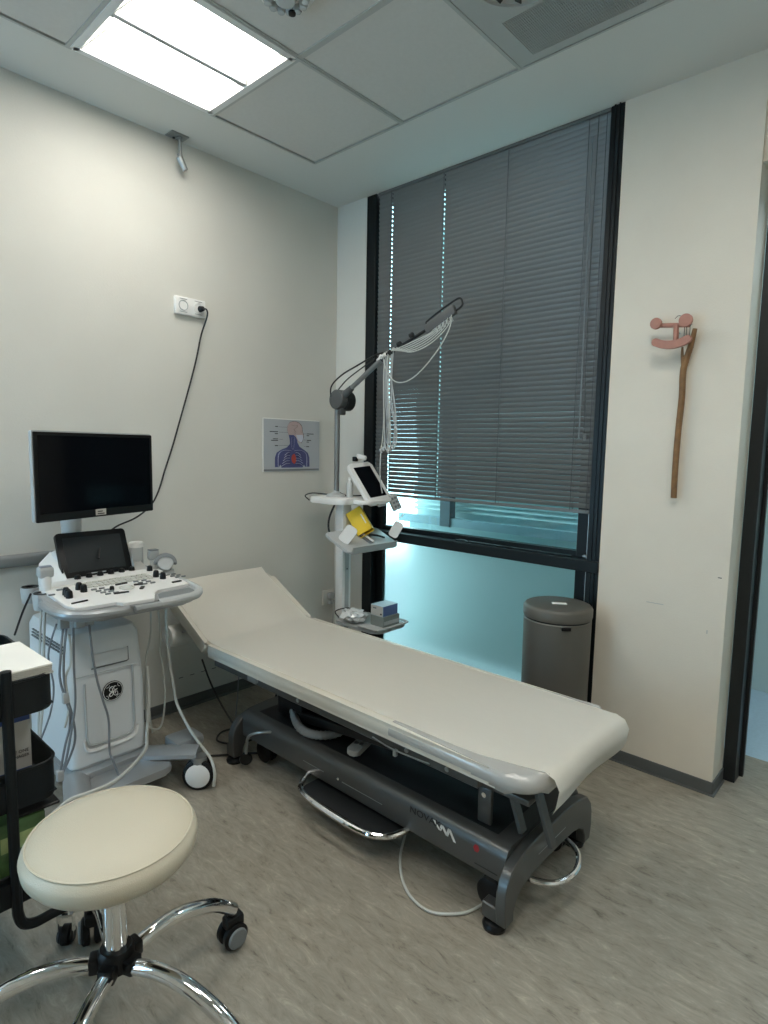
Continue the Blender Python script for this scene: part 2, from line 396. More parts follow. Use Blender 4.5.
# ================================================================== CEILING FITTINGS
def ceiling_light(i, j, label):
    x0, x1 = TX + .6 * i + .012, TX + .6 * i + .588; y0, y1 = TY - .6 * j - .588, TY - .6 * j - .012
    t = thing('ceiling_light', label, 'ceiling light', ((x0 + x1) / 2, (y0 + y1) / 2, H), 'square recessed ceiling lights')
    b = new(); e = .018; z0, z1 = H - .004, H + .075
    box(b, x0 - .01, x0 + e, y0, y1, z0, z1); box(b, x1 - e, x1 + .01, y0, y1, z0, z1)
    box(b, x0, x1, y0 - .01, y0 + e, z0, z1); box(b, x0, x1, y1 - e, y1 + .01, z0, z1)
    box(b, x0, x1, y0, y1, H + .07, H + .08)
    obj('frame', b, LWHITE, t)
    b = new(); xm = (x0 + x1) / 2; box(b, xm - .011, xm + .011, y0 + e, y1 - e, z0 + .002, H + .03); obj('centre_bar', b, LGREY, t)
    for a, c in ((x0 + e, xm - .011), (xm + .011, x1 - e)):
        b = new(); n = 12; ya, yb = y0 + e + .004, y1 - e - .004; rows = []
        for k in range(n + 1):
            u = k / n; x = a + (c - a) * u; z = H + .004 + .042 * math.sin(PI * u)
            rows.append((b.verts.new((x, ya + .048 * math.sin(PI * u), z)), b.verts.new((x, yb - .048 * math.sin(PI * u), z)),
                         b.verts.new((x, ya + .048 * math.sin(PI * u), z + .006)), b.verts.new((x, yb - .048 * math.sin(PI * u), z + .006))))
        for r, s in zip(rows, rows[1:]):
            b.faces.new([r[0], s[0], s[1], r[1]]); b.faces.new([r[2], r[3], s[3], s[2]]); b.faces.new([r[0], r[2], s[2], s[0]]); b.faces.new([r[1], s[1], s[3], r[3]])
        b.faces.new([rows[0][0], rows[0][1], rows[0][3], rows[0][2]]); b.faces.new([rows[-1][0], rows[-1][2], rows[-1][3], rows[-1][1]])
        obj('diffuser', b, DIFF, t)
        for ye, sg in ((ya, 1), (yb, -1)):
            b = new(); tube(b, [(a + (c - a) * k / 8, ye + sg * .048 * math.sin(PI * k / 8), H + .002 + .042 * math.sin(PI * k / 8)) for k in range(9)], .0045, 6, 3); obj('diffuser_rim', b, TBAR, t)
    return t
ceiling_light(0, 1, 'lit square ceiling light with two curved diffusers above the ultrasound machine')
ceiling_light(3, 3, 'added square fill light overhead behind the camera, over the right of the room')  # unseen, added as fill for the room
ceiling_light(0, 4, 'added square fill light overhead behind the camera, along the left wall')  # unseen fitting put in for more ambient fill
ceiling_light(5, 2, 'added square fill light overhead by the right wall behind the camera')  # added out of view to weaken the hot spot on the left wall
ceiling_light(3, 1, 'square ceiling light overhead near the doorway, right of the round air outlet')

def vent():
    x0, x1, y0, y1 = TX + 1.212, TX + 1.788, TY - .588, TY - .012
    t = thing('ceiling_vent', 'grey metal ceiling air panel with perforated grille and round outlet', 'air vent', ((x0 + x1) / 2, (y0 + y1) / 2, H))
    b = new(); g = (x0 + .065, x1 - .035, -.735, -.517)
    box(b, x0, g[0], y0, y1, H - .002, H + .01); box(b, g[1], x1, y0, y1, H - .002, H + .01); box(b, g[0], g[1], g[3], y1, H - .002, H + .01); box(b, g[0], g[1], y0, g[2], H - .002, H + .01)
    obj('panel', b, TBAR, t)
    bx('grille_back', GRILLE, t, g[0], g[1], g[2], g[3], H + .012, H + .016)
    b = new(); n = 64
    for k in range(n):
        x = g[0] + (g[1] - g[0]) * (k + .5) / n; box(b, x - .0019, x + .0019, g[2], g[3], H - .001, H + .006)
    for k in range(12):
        y = g[2] + (g[3] - g[2]) * (k + .5) / 12; box(b, g[0], g[1], y - .0010, y + .0010, H + .0005, H + .007)
    obj('grille_mesh', b, TBAR, t)['kind'] = 'stuff'
    cx, cy = 1.765, -.905
    b = new()
    lathe(b, [(.155, 0), (.158, -.006), (.148, -.008), (.146, 0)], 40, Matrix.Translation((cx, cy, H - .002))); obj('outlet_ring', b, TBAR, t)
    for k in range(12):
        a = 2 * PI * k / 12; b = new()
        box(b, .05, .13, -.012, .012, -.004, -.001, M=Matrix.Translation((cx, cy, H - .006)) @ Matrix.Rotation(a, 4, 'Z') @ Matrix.Rotation(.5, 4, 'X')); obj('swirl_blade', b, GRILLE, t)
    b = new(); lathe(b, [(0, -.012), (.035, -.010), (.045, 0)], 24, Matrix.Translation((cx, cy, H - .002))); obj('outlet_hub', b, TBAR, t)
vent()

def detector():
    c = (1.16, -1.315)
    t = thing('smoke_detector', 'round translucent faceted ceiling detector with a black eye', 'detector', (c[0], c[1], H))
    T = Matrix.Translation((c[0], c[1], H + .004))
    b = new(); lathe(b, [(0, 0), (.095, 0), (.095, -.008), (.075, -.016), (0, -.016)], 32, T); obj('base', b, WHITE, t)
    for k in range(14):
        a = 2 * PI * k / 14; b = new(); lathe(b, [(0, -.038), (.012, -.034), (.016, -.02), (.016, -.014), (0, -.014)], 8, T @ Matrix.Rotation(a, 4, 'Z') @ Matrix.Translation((.063, 0, 0)))
        obj('facet', b, GELM, t)
    b = new(); lathe(b, [(0, -.045), (.03, -.04), (.04, -.016), (0, -.016)], 20, T); obj('lens', b, GELM, t)
    b = new(); lathe(b, [(0, -.03), (.012, -.028), (.013, -.02), (0, -.02)], 16, T @ Matrix.Translation((-.028, .050, -.012))); obj('eye', b, BLACK, t)
detector()
def hook():
    t = thing('ceiling_bracket', 'small square metal ceiling plate with hanging clamp above the wall', 'bracket', (.055, -1.075, H))
    b = new(); box(b, .012, .078, -1.125, -1.035, H - .006, H, bev=.002, seg=1); obj('plate', b, STEEL, t)
    b = new(); tube(b, [(.05, -1.072, H - .005), (.05, -1.07, H - .04), (.052, -1.068, H - .09)], .008, 8); cyl(b, (.05, -1.072, H - .006), (.05, -1.072, H - .018), .014); obj('stem', b, STEEL, t)
    b = new(); cyl(b, (.05, -1.075, H - .095), (.056, -1.045, H - .15), .017, .013, 12, .003); cyl(b, (.045, -1.07, H - .08), (.05, -1.066, H - .10), .012); obj('clamp', b, STEEL, t)
    b = new(); cyl(b, (.030, -1.09, H - .0065), (.030, -1.09, H - .012), .006, n=10); obj('screw', b, BLACKM, t)
hook()

# ================================================================== LEFT WALL THINGS
def wall_socket():
    t = thing('wall_socket', 'white double power socket high on the left wall with black plug', 'socket', (0, -1.01, 2.06))
    y0, y1, z0, z1 = -1.092, -.926, 2.018, 2.104
    b = new(); box(b, 0.0, .022, y0, y1, z0, z1, bev=.006, seg=2); obj('plate', b, WHITE, t)
    for c in (-1.05, -.968):
        Mx = frame((.022, c, 2.062), (0, 1, 0), (0, 0, 1))
        b = new(); lathe(b, [(.0255, 0), (.0245, .003), (.022, .003), (.020, -.012), (0, -.012)], 28, Mx); f = obj('receptacle', b, LGREY if c < -1 else WHITE, t)
        b = new(); box(b, .022, .0235, c - .02, c + .02, 2.092, 2.094); box(b, .022, .0235, c - .02, c + .02, 2.030, 2.032); obj('slot', b, MGREY, t)
    for dy in (-.008, .008):
        b = new(); cyl(b, (.0095, -1.05 + dy, 2.062), (.0125, -1.05 + dy, 2.062), .0028, n=8); obj('contact_hole', b, BLACK, t)
wall_socket()
def power_cable():
    t = thing('power_cable', 'black power cable hanging from the wall socket down behind the monitor', 'cable', (.06, -.95, 2.06))
    b = new(); cyl(b, (.023, -.962, 2.058), (.05, -.955, 2.058), .016, .012, 14, .003); obj('plug', b, BLACK, t)
    b = new(); tube(b, [(.05, -.955, 2.058), (.062, -.945, 2.052), (.055, -.94, 2.02), (.022, -.955, 1.93), (.02, -.984, 1.805), (.02, -1.03, 1.65), (.02, -1.078, 1.5), (.02, -1.12, 1.37), (.02, -1.163, 1.252), (.022, -1.20, 1.15), (.03, -1.245, 1.083), (.05, -1.33, 1.03), (.1, -1.45, 1.0), (.2, -1.55, .96), (.28, -1.6, .9)], .0042, 8, 5); obj('cord', b, CABK, t)
power_cable()
def poster():
    t = thing('anatomy_poster', 'landscape anatomy poster of head, neck and chest on the left wall', 'poster', (.0, -.353, 1.385))
    y0, y1, z0, z1 = -.567, -.140, 1.232, 1.539
    b = new(); box(b, .001, .004, y0, y1, z0, z1); obj('sheet', b, POSTG, t)
    b = new(); box(b, .004, .0045, y0, y0 + .008, z0, z1); box(b, .004, .0045, y0, y1, z1 - .006, z1); obj('white_margin', b, PAPERW, t)
    b = new(); box(b, .004, .0045, y0 + .008, y1 - .004, z0 + .004, z0 + .014); obj('bottom_strip', b, MGREY, t)
    def P(u, v): return (y0 + (y1 - y0) * (u - 175) / (603 - 175), z1 - (z1 - z0) * (v - 135) / (555 - 135))   # poster print grid
    Mx = frame((.0046, 0, 0), (0, 1, 0), (0, 0, 1))
    def shape(name, pts, m, h):
        b = new(); prism(b, [P(*p) for p in pts], 0.0002 * h, .0002 * h + .0002, Mx); return obj(name, b, m, t)
    shape('shoulders', [(262, 520), (262, 445), (275, 405), (310, 380), (350, 362), (372, 335), (370, 300), (362, 255), (430, 262), (428, 320), (445, 355), (480, 380), (510, 405), (522, 440), (524, 520), (490, 520), (480, 500), (470, 525), (310, 525), (302, 500), (292, 520)], POSTB, 0)
    shape('skull', [(362, 262), (352, 225), (355, 190), (372, 162), (405, 152), (440, 162), (462, 190), (466, 225), (476, 265), (472, 300), (458, 328), (435, 318), (415, 275), (400, 262)], POSTL, 1)
    shape('jaw', [(418, 262), (470, 258), (474, 298), (458, 322), (432, 305)], POSTV, 2)
    b = new()
    def stroke(pts, r=.0012):
        Q = []
        for p in pts:
            y, z = P(*p); Q.append((.0052, y, z))
        tube(b, Q, r, 4, 4, flat=.25)
    stroke([(362, 262), (352, 225), (355, 190), (372, 162), (405, 153), (440, 162), (462, 190), (466, 225), (476, 265), (470, 300), (458, 326)])
    stroke([(385, 180), (410, 190), (430, 180), (420, 205), (400, 215), (420, 240)]); stroke([(455, 225), (458, 245)], .002); stroke([(405, 215), (412, 260)])
    obj('skull_outline', b, INKB, t)
    b = new()
    for s in (-1, 1):
        for k in range(5):
            v = 410 + 22 * k; u0 = 393 + s * 22; u1 = 393 + s * (60 + 6 * k)
            stroke([(u0, v - 6), ((u0 + u1) / 2, v - 12 + 8), (u1, v + 16)], .0034)
        stroke([(393 + s * 12, 388), (393 + s * 60, 385), (393 + s * 95, 402), (393 + s * 108, 440), (393 + s * 108, 518)], .0025)
    obj('ribs', b, POSTV, t)
    b = new()
    stroke([(385, 280), (385, 350), (390, 380)], .0018); stroke([(405, 280), (402, 350), (398, 380)], .0018); obj('neck_veins', b, POSTV, t)
    shape('heart', [(388, 425), (405, 412), (418, 440), (420, 475), (405, 498), (388, 480), (382, 450)], POSTR, 3)
    b = new()
    for u0, u1, v in ((265, 285, 200), (225, 285, 241), (262, 284, 256), (248, 285, 297), (235, 285, 309), (262, 285, 350), (500, 555, 249), (500, 520, 264), (502, 535, 302), (500, 518, 316), (498, 520, 354)):
        ya, za = P(u0, v - 3); yb, zb = P(u1, v + 3); box(b, .0045, .0048, ya, yb, zb, za)
    for u0, u1, v in ((292, 352, 202), (292, 356, 243), (470, 496, 250), (478, 498, 300), (480, 494, 354), (292, 320, 300), (292, 360, 348)):
        ya, za = P(u0, v - .8); yb, zb = P(u1, v + .8); box(b, .0045, .0047, ya, yb, zb, za)
    obj('captions', b, INKB, t)
poster()
def low_outlet():
    t = thing('wall_outlet', 'small grey outlet low on the left wall beside the instrument stand', 'outlet', (0, -.05, .41))
    b = new(); box(b, 0, .014, -.105, -.012, .372, .465, bev=.004, seg=2); obj('plate', b, WALL, t)
    b = new(); box(b, .014, .045, -.075, -.035, .41, .45, bev=.006); box(b, .014, .04, -.07, -.03, .375, .40, bev=.004); obj('plug', b, LGREY, t)
    b = new(); tube(b, [(.04, -.055, .41), (.05, -.05, .36), (.035, -.045, .25), (.03, -.04, .12), (.06, -.06, .01)], .004, 6); obj('cord', b, CABW, t)
low_outlet()

# ================================================================== WINDOW BLIND
def blind():
    X0, X1, ZB = .335, 1.681, 1.098
    t = thing('venetian_blind', 'grey metal venetian blind lowered two thirds over the tall window', 'blind', ((X0 + X1) / 2, .015, ZB))
    P = .0246; n = int((H - .03 - ZB) / P) - 0
    holes = [.437, .805, 1.190, 1.590, 1.668]
    cuts = [X0] + sum([[h - .0035, h + .0035] for h in holes[:2]], []) + [X1]
    t0 = new(); a = math.radians(70); W = .0125
    cs = [-1, -.42, .42, 1]; ids = {}
    def pt(x, s, dz):
        bow = .0022 * (1 - s * s); return vec(x, -s * W * math.cos(a) - bow * math.sin(a), s * W * math.sin(a) + dz - bow * math.cos(a) * -1)
    for i in range(len(cuts) - 1):
        for k in range(3):
            if k == 1 and i % 2 == 1: continue
            f = []
            for (x, s) in ((cuts[i], cs[k]), (cuts[i + 1], cs[k]), (cuts[i + 1], cs[k + 1]), (cuts[i], cs[k + 1])): f.append(t0.verts.new(pt(x, s, 0)))
            t0.faces.new(f)
    bmesh.ops.remove_doubles(t0, verts=t0.verts, dist=1e-6)
    bmesh.ops.solidify(t0, geom=list(t0.faces), thickness=.0004)
    for v in t0.verts: v.co += vec(0, .018, ZB + .035)
    s0 = obj('slat', t0, BLINDM, t, at=((X0 + X1) / 2, .018, ZB + .035))
    for k in range(1, n):
        q = s0.copy(); COL.objects.link(q); q.location = s0.location + vec(0, 0, P * k)
    bx('bottom_rail', BLINDM, t, X0, X1, .008, .028, ZB, ZB + .016, bev=.003, seg=1)
    bx('head_rail', BLINDM, t, X0, X1, .004, .032, H - .014, H - .001)
    for h in holes:
        b = new(); box(b, h - .0012, h + .0012, -.0015 + .005, .0005 + .005, ZB + .01, H - .02); box(b, h - .0012, h + .0012, .031, .033, ZB + .01, H - .02)
        obj('ladder_cord', b, BLINDC, t)
    b = new(); tube(b, [(1.634, -.002, H - .02), (1.632, -.003, 2.0), (1.645, -.003, 1.45)], .0016, 6); obj('lift_cord', b, BLINDC, t)
    b = new(); cyl(b, (1.612, -.006, H - .1), (1.622, -.008, 1.44), .003, n=8); cyl(b, (1.648, -.006, 1.46), (1.648, -.006, 1.43), .006, n=8); obj('tilt_wand', b, MGREY, t)
blind()

# ================================================================== BIN
def bin_():
    cx, cy = 1.635, -.16
    t = thing('waste_bin', 'tall round taupe waste bin with a flat lid by the window', 'bin', (cx, cy, 0))
    T = Matrix.Translation((cx, cy, 0)); r = .147
    b = new(); lathe(b, [(0, 0.01), (r - .006, .01), (r - .004, .03), (r, .64), (r - .006, .648), (0, .648)], 48, T); obj('body', b, BINM, t)
    b = new(); lathe(b, [(0, 0), (r, 0), (r + .002, .012), (0, .012)], 48, T); obj('base_ring', b, BLACKM, t)
    b = new(); lathe(b, [(0, .652), (r + .001, .652), (r + .003, .66), (r + .003, .692), (r - .004, .702), (r - .012, .706), (0, .710)], 48, T); obj('lid', b, BINM, t)
    b = new(); lathe(b, [(r - .006, .645), (r - .003, .645), (r - .003, .655), (r - .006, .655)], 48, T); obj('gap_ring', b, BLACK, t)
    d = Vector((2.824 - cx, -2.624 - cy, 0)).normalized(); a = math.atan2(d.y, d.x) + .26
    Mx = T @ Matrix.Rotation(a, 4, 'Z')
    b = new(); box(b, r - .006, r + .010, -.02, .02, .625, .640, bev=.003, M=Mx); obj('latch', b, BLACK, t)
    b = new(); box(b, .0, .028, -.028, .035, .7085, .7105, M=Mx @ Matrix.Rotation(-.1, 4, 'Z')); obj('lid_sticker', b, PAPERW, t)['label'] = 'small white sticker'
bin_()

# ================================================================== PIER THINGS
def stick():
    b = new(); y = -.035
    tube(b, [(2.086, y, 1.866), (2.074, y, 1.80), (2.060, y, 1.745), (2.053, y, 1.70), (2.055, y, 1.60), (2.050, y, 1.45), (2.049, y, 1.30), (2.051, y, 1.20)], .0115, 10, 6, rfun=lambda u: .75 + .35 * math.sin(min(1, u * 3) * PI / 2) - .1 * u)
    t = obj('wooden_stick', b, WOODB); tag(t, 'thin brown wooden stick with a forked top hung on the pier wall', 'stick')
    b = new(); tube(b, [(2.052, y, 1.72), (2.046, y, 1.765), (2.043, y + .004, 1.80)], .008, 8, 5, rfun=lambda u: 1 - .5 * u); obj('fork', b, WOODB, t)
    b = new(); cyl(b, (2.074, 0, 1.80), (2.074, y, 1.80), .0025, n=8); obj('nail', b, STEEL, t)
stick()
def pink_thing():
    t = thing('wooden_ornament', 'pink wooden hanging ornament with two discs over a curved smile', 'ornament', (2.0, -.06, 1.80))
    y = -.075
    Mx = frame((0, y, 0), (1, 0, 0), (0, 0, 1))
    for cx, cz, r in ((1.951, 1.895, .022), (2.062, 1.894, .025)):
        b = new(); prism(b, [(cx + r * math.cos(2 * PI * k / 24), cz + r * math.sin(2 * PI * k / 24)) for k in range(24)], -.008, .008, Mx, bev=.002, seg=2); obj('disc', b, WOODP, t)
    b = new(); cyl(b, (1.955, y + .014, 1.889), (2.072, y + .018, 1.878), .009, n=12); obj('cross_bar', b, WOODP, t)
    b = new(); cyl(b, (2.024, y + .012, 1.884), (2.028, y + .008, 1.810), .010, n=12); obj('stem', b, WOODP, t)
    c = (2.014, 1.928); mid = []
    for k in range(15):
        a = math.radians(-90 - 29 + 58 * k / 14); mid.append((c[0] + .122 * math.cos(a), c[1] + .122 * math.sin(a), a))
    hw = .0155
    out = [(x + hw * math.cos(a), z + hw * math.sin(a)) for x, z, a in mid]; inn = [(x - hw * math.cos(a), z - hw * math.sin(a)) for x, z, a in mid]
    def cap(m_, s_):
        x, z, a = m_; return [(x + hw * math.cos(a + s_ * j * PI / 6), z + hw * math.sin(a + s_ * j * PI / 6)) for j in range(1, 6)]
    b = new(); prism(b, out + cap(mid[-1], 1) + inn[::-1] + cap(mid[0], -1)[::-1], -.009, .009, Mx, bev=.002, seg=2); obj('curved_bar', b, WOODP, t)
    b = new()
    for x in (2.058, 2.066, 2.078): cyl(b, (x, y + .004, 1.885), (x, y + .004, 1.830), .0012, n=6)
    tube(b, [(2.022, y, 1.905), (2.034, y, 1.915), (2.055, y, 1.908)], .0012, 5); obj('string', b, BLACKM, t)
    b = new(); cyl(b, (2.020, 0, 1.86), (2.020, y + .016, 1.86), .003, n=8); cyl(b, (2.062, 0, 1.89), (2.062, y + .008, 1.89), .003, n=8); obj('peg', b, STEEL, t)
pink_thing()

# ================================================================== EXAMINATION COUCH
def couch():
    t = thing('examination_couch', 'long examination couch with cream cushion and dark grey lifting base', 'couch', (1.3, -.94, 0))
    YN, YF, ZT = -1.243, -.625, .505
    # flat cushion
    b = new(); prism(b, rrect(.515, 2.114, YN, YF, .02, 6, [.085, .01, .01, .085]), .447, ZT - .004, bev=.026, seg=4); obj('cushion', b, VINYL, t)
    # backrest cushion, hinged
    a = math.atan2(.205, .39); Mb = Matrix.Translation((.505, 0, ZT - .004)) @ Matrix.Rotation(a, 4, 'Y')
    b = new(); prism(b, rrect(-.445, 0.005, YN, YF, .02, 8, [.01, .09, .09, .01]), -.056, 0, Mb, bev=.026, seg=4); obj('backrest', b, VINYL, t)
    b = new(); prism(b, rrect(-.40, -.02, YN + .05, YF - .05, .03), -.078, -.057, Mb); obj('backrest_board', b, COUCHD, t)
    # clear foot cover
    b = new(); prism(b, [(1.60, YF + .002), (1.60, YN - .002)] + rrect(1.70, 2.117, YN - .002, YF + .002, .086, 6)[21:28] + rrect(1.70, 2.117, YN - .002, YF + .002, .086, 6)[0:7], .4455, ZT - .0028, bev=.0262, seg=4, flatx=1.60); obj('foot_cover', b, CLEARC, t)['label'] = 'clear glossy foot end cover'
    # deck rail
    b = new(); box(b, .54, 1.93, YN + .022, YF - .022, .405, .447, bev=.004, seg=1); obj('deck_frame', b, COUCHG, t)
    for x in (.86, 1.12, 1.66, 1.82):
        b = new(); cyl(b, (x, YN + .023, .425), (x, YN + .018, .425), .008, n=12); obj('deck_bolt', b, STEEL, t)
    b = new(); tube(b, [(1.52, YN + .01, .425), (1.62, YN + .006, .418), (1.76, YN + .012, .422)], .0025, 6); box(b, 1.62, 1.632, YN + .0, YN + .012, .40, .42); obj('release_lever', b, STEEL, t)
    b = new(); box(b, .80, .86, YN + .015, YN + .022, .412, .44, bev=.002, seg=1); obj('rail_clip', b, STEEL, t)
    # sub frame & lift arms
    for y in (-1.08, -.80):
        b = new(); box(b, .75, 1.98, y - .02, y + .02, .365, .405, bev=.003, seg=1); obj('lift_rail', b, COUCHD, t)
        b = new(); Mx = frame((.95, y, .265), (1, 0, .12), (0, 1, 0)); box(b, 0, .85, -.012, .012, -.02, .02, bev=.004, seg=1, M=Mx); obj('lift_arm', b, COUCHD, t)
    b = new(); cyl(b, (1.0, -.94, .28), (1.88, -.94, .34), .030, n=16); obj('actuator', b, COUCHD, t)
    b = new(); box(b, .82, .98, -1.09, -.95, .237, .33, bev=.012); obj('motor_box', b, BLACK, t)
    b = new(); box(b, 1.865, 1.915, -1.12, -1.105, .235, .352, bev=.006, seg=2); obj('bracket', b, COUCHG, t)
    b = new(); box(b, 1.865, 1.915, -.765, -.75, .235, .352, bev=.006, seg=2); obj('bracket', b, COUCHG, t)
    b = new(); cyl(b, (1.89, -1.125, .33), (1.89, -1.12, .33), .008, n=12); obj('bracket_bolt', b, CHROME, t)
    b = new(); box(b, 1.86, 2.04, -1.12, -1.06, .352, .372, bev=.004); obj('swing_plate', b, COUCHG, t)
    for dx in (0, .07): 
        b = new(); box(b, -.006, .006, -.015, .015, 0, .17, M=Matrix.Translation((2.0 + dx * 1.4, -1.075, .238)) @ Matrix.Rotation(-.35, 4, 'Y')); obj('strut', b, COUCHG, t)
    # base cover
    b = new(); prism(b, rrect(-1.178, -.702, .122, .232, .0, 6, [.04, .04, .004, .004]), .69, 2.006, frame((0, 0, 0), (0, 1, 0), (0, 0, 1))); obj('base_beam', b, COUCHG, t)
    b = new(); box(b, .75, 1.95, -1.13, -.75, .2322, .2335); obj('beam_top', b, COUCHD, t)
    b = new(); box(b, .71, 1.97, -1.15, -.73, .10, .126); obj('beam_underside', b, BLACKM, t)
    # printed marks on beam
    Mx = frame((1.725, -1.1788, .226), (1, 0, 0), (0, 0, 1))
    text('lettering', 'NOVAK', .032, frame((1.708, -1.1788, .200), (1, 0, 0), (0, 0, 1)), INKB, t, xs=1.15)
    b = new(); zz = [(-.005, .022), (.028, -.012), (.040, .018), (.066, -.020), (.078, .018), (.108, -.030)]
    pts = [(1.748 + x * .72, .192 + z * .72) for x, z in zz]; poly = [(x - .006, z) for x, z in pts] + [(x + .006, z + .002) for x, z in pts[::-1]]
    for p, q in zip(pts, pts[1:]):
        prism(b, [(p[0] - .005, p[1]), (p[0] + .005, p[1]), (q[0] + .005, q[1]), (q[0] - .005, q[1])], 0, .0006, frame((0, -1.1784, 0), (1, 0, 0), (0, 0, 1)))
    obj('zigzag_mark', b, PAPERW, t)['label'] = 'white zigzag mark'
    b = new(); prism(b, [(1.905 + .011 * math.cos(2 * PI * k / 6), .190 + .013 * math.sin(2 * PI * k / 6)) for k in range(6)], 0, .0006, frame((0, -1.1784, 0), (1, 0, 0), (0, 0, 1))); obj('red_mark', b, RED, t)['label'] = 'small red print'
    b = new(); box(b, 1.90, 2.0 - .02, -1.1790, -1.178, .140, .143); obj('print_line', b, INKB, t)
    for xx, x2 in ((1.10, 1.22), (1.32, 1.52)):
        b = new(); box(b, xx, x2, -1.1790, -1.178, .160, .1625); obj('scratch', b, STEEL, t)
    b = new(); cyl(b, (1.30, -1.178, .166), (1.30, -1.181, .166), .005, n=10); obj('beam_screw', b, CHROME, t)
    # arch legs
    def arch(x0, x1, m):
        half_o = [(.280, .03), (.289, .08), (.288, .13), (.276, .165), (.246, .198), (.18, .218), (.08, .225)]
        half_i = [(.238, .03), (.236, .06), (.222, .088), (.19, .108), (.14, .118), (.07, .122)]
        L = [(-.94 - y, z) for y, z in half_o] + [(-.94 + y, z) for y, z in half_o[::-1]] + [(-.94 + y, z) for y, z in half_i] + [(-.94 - y, z) for y, z in half_i[::-1]]
        S2 = L
        b = new(); prism(b, S2, x0, x1, frame((0, 0, 0), (0, 1, 0), (0, 0, 1)), bev=.003, seg=1); return obj('arch_leg', b, m, t)
    arch(2.006, 2.038, COUCHG); arch(.655, .692, COUCHG)
    b = new(); box(b, 2.038, 2.0388, -1.04, -.86, .165, .168); box(b, 2.038, 2.0388, -.95, -.944, .178, .188); obj('scratch', b, STEEL, t)
    for x in (2.0, .672):
        for y in (-1.20, -.68):
            b = new(); lathe(b, [(0, 0), (.034, 0), (.036, .01), (.030, .02), (.014, .026), (0, .026)], 24, Matrix.Translation((x - .01, y, 0))); obj('foot_pad', b, BLACK, t)
            b = new(); box(b, x - .045, x + .01, y - .02, y + .02, .027, .075, bev=.004, seg=1); obj('pad_housing', b, COUCHG if y < -1 else COUCHD, t)
    for (x, y) in ((1.945, -1.135), (1.945, -.76), (.76, -1.10), (.76, -.78)):
        b = new()
        for dy in (-.014, .014): lathe(b, [(0, -.010), (.040, -.010), (.048, -.006), (.048, .006), (.040, .010), (0, .010)], 28, frame((x, y + dy, .0485), (1, 0, 0), (0, 0, 1)))
        w_ = obj('castor', b, BLACK, t)
        b = new(); box(b, x - .02, x + .02, y - .022, y + .022, .07, .15, bev=.008); obj('castor_fork', b, BLACKM, w_)
    # chrome pedals
    b = new(); tube(b, [(1.12, -1.10, .13), (1.135, -1.19, .115), (1.18, -1.255, .108), (1.30, -1.278, .108), (1.50, -1.278, .108), (1.59, -1.25, .112), (1.63, -1.19, .12), (1.64, -1.10, .13)], .0105, 10, 6); obj('side_pedal', b, CHROME, t)
    b = new(); prism(b, rrect(1.16, 1.60, -1.25, -1.12, .04), .095, .101); obj('pedal_plate', b, BLACKM, t)
    b = new(); tube(b, [(1.985, -1.08, .11), (2.04, -1.085, .11), (2.10, -1.05, .11), (2.122, -.97, .11), (2.10, -.89, .11), (2.05, -.845, .11), (1.985, -.83, .11)], .0095, 10, 6); obj('foot_pedal', b, CHROME, t)
    b = new(); tube(b, [(.92, -1.14, .20), (.86, -1.20, .20), (.80, -1.22, .17), (.775, -1.215, .12), (.770, -1.215, .07)], .006, 8, 6); obj('brake_rod', b, STEEL, t)
    b = new(); lathe(b, [(0, -.008), (.024, -.008), (.028, 0), (.024, .008), (0, .008)], 20, frame((.768, -1.215, .055), (.6, .8, 0), (0, 0, 1))); obj('brake_knob', b, BLACK, t)
    return t
couch()
def paper_sheet():
    a = math.atan2(.205, .39); Z = .5065
    path = []
    hx, hz = .505, Z
    ca, sa = math.cos(a), math.sin(a)
    ex, ez = hx - .445 * ca, hz + .445 * sa
    path += [(ex - .006, ez - .035), (ex - .004, ez - .012), (ex + .016, ez + .001)]
    for k in range(1, 9):
        u = k / 9; path.append((ex + (hx - ex) * (.03 + .92 * u), ez + (hz - ez) * (.03 + .92 * u) + .0015))
    path += [(hx - .01, hz + .008), (hx + .02, hz + .003)]
    for k in range(1, 20): path.append((hx + .02 + (2.085 - hx - .02) * k / 19, Z))
    path += [(2.106, Z + .0015), (2.134, Z - .009), (2.148, Z - .036), (2.143, Z - .062), (2.138, Z - .085), (2.128, Z - .108)]
    b = new(); NU = 24; rows = []; N = len(path)
    for i, (x, z) in enumerate(path):
        u = i / (N - 1); xx = min(max((x - .1) / 2.0, 0), 1)
        yn = -1.226 + .018 * xx + .045 * max(0, xx - .9) / .1; yf = -.668 + .02 * xx - .015 * max(0, xx - .9) / .1
        if x < .5: yf = -.665 + .02 * xx
        row = []
        for k in range(NU + 1):
            v = k / NU; y = yn + (yf - yn) * v
            wr = .0012 * math.sin(9 * x + 3 * v) * math.sin(5 * v * 3 + x * 4) + random.uniform(-.0003, .0003)
            dz = wr; dx = 0
            if i >= N - 5:   # hanging end: near corner droops lower, billows
                dx = .006 * math.sin(v * 7 + 1) * (i - N + 6) / 5; dz = (-.02 * (1 - v) ** 2 * .2 + .0 * v) * (i - N + 6) / 5
            row.append(b.verts.new((x + dx, y, z + dz + .001 - (.004 if k == 0 else .0008 if k == 1 else 0))))
        rows.append(row)
    for r, s in zip(rows, rows[1:]):
        for k in range(NU): b.faces.new([r[k], r[k + 1], s[k + 1], s[k]])
    bmesh.ops.solidify(b, geom=list(b.faces), thickness=.0008)
    o = obj('paper_sheet', b, PAPER, None, 60); tag(o, 'long cream paper sheet covering the couch cushion and hanging over its foot', 'paper sheet')
paper_sheet()
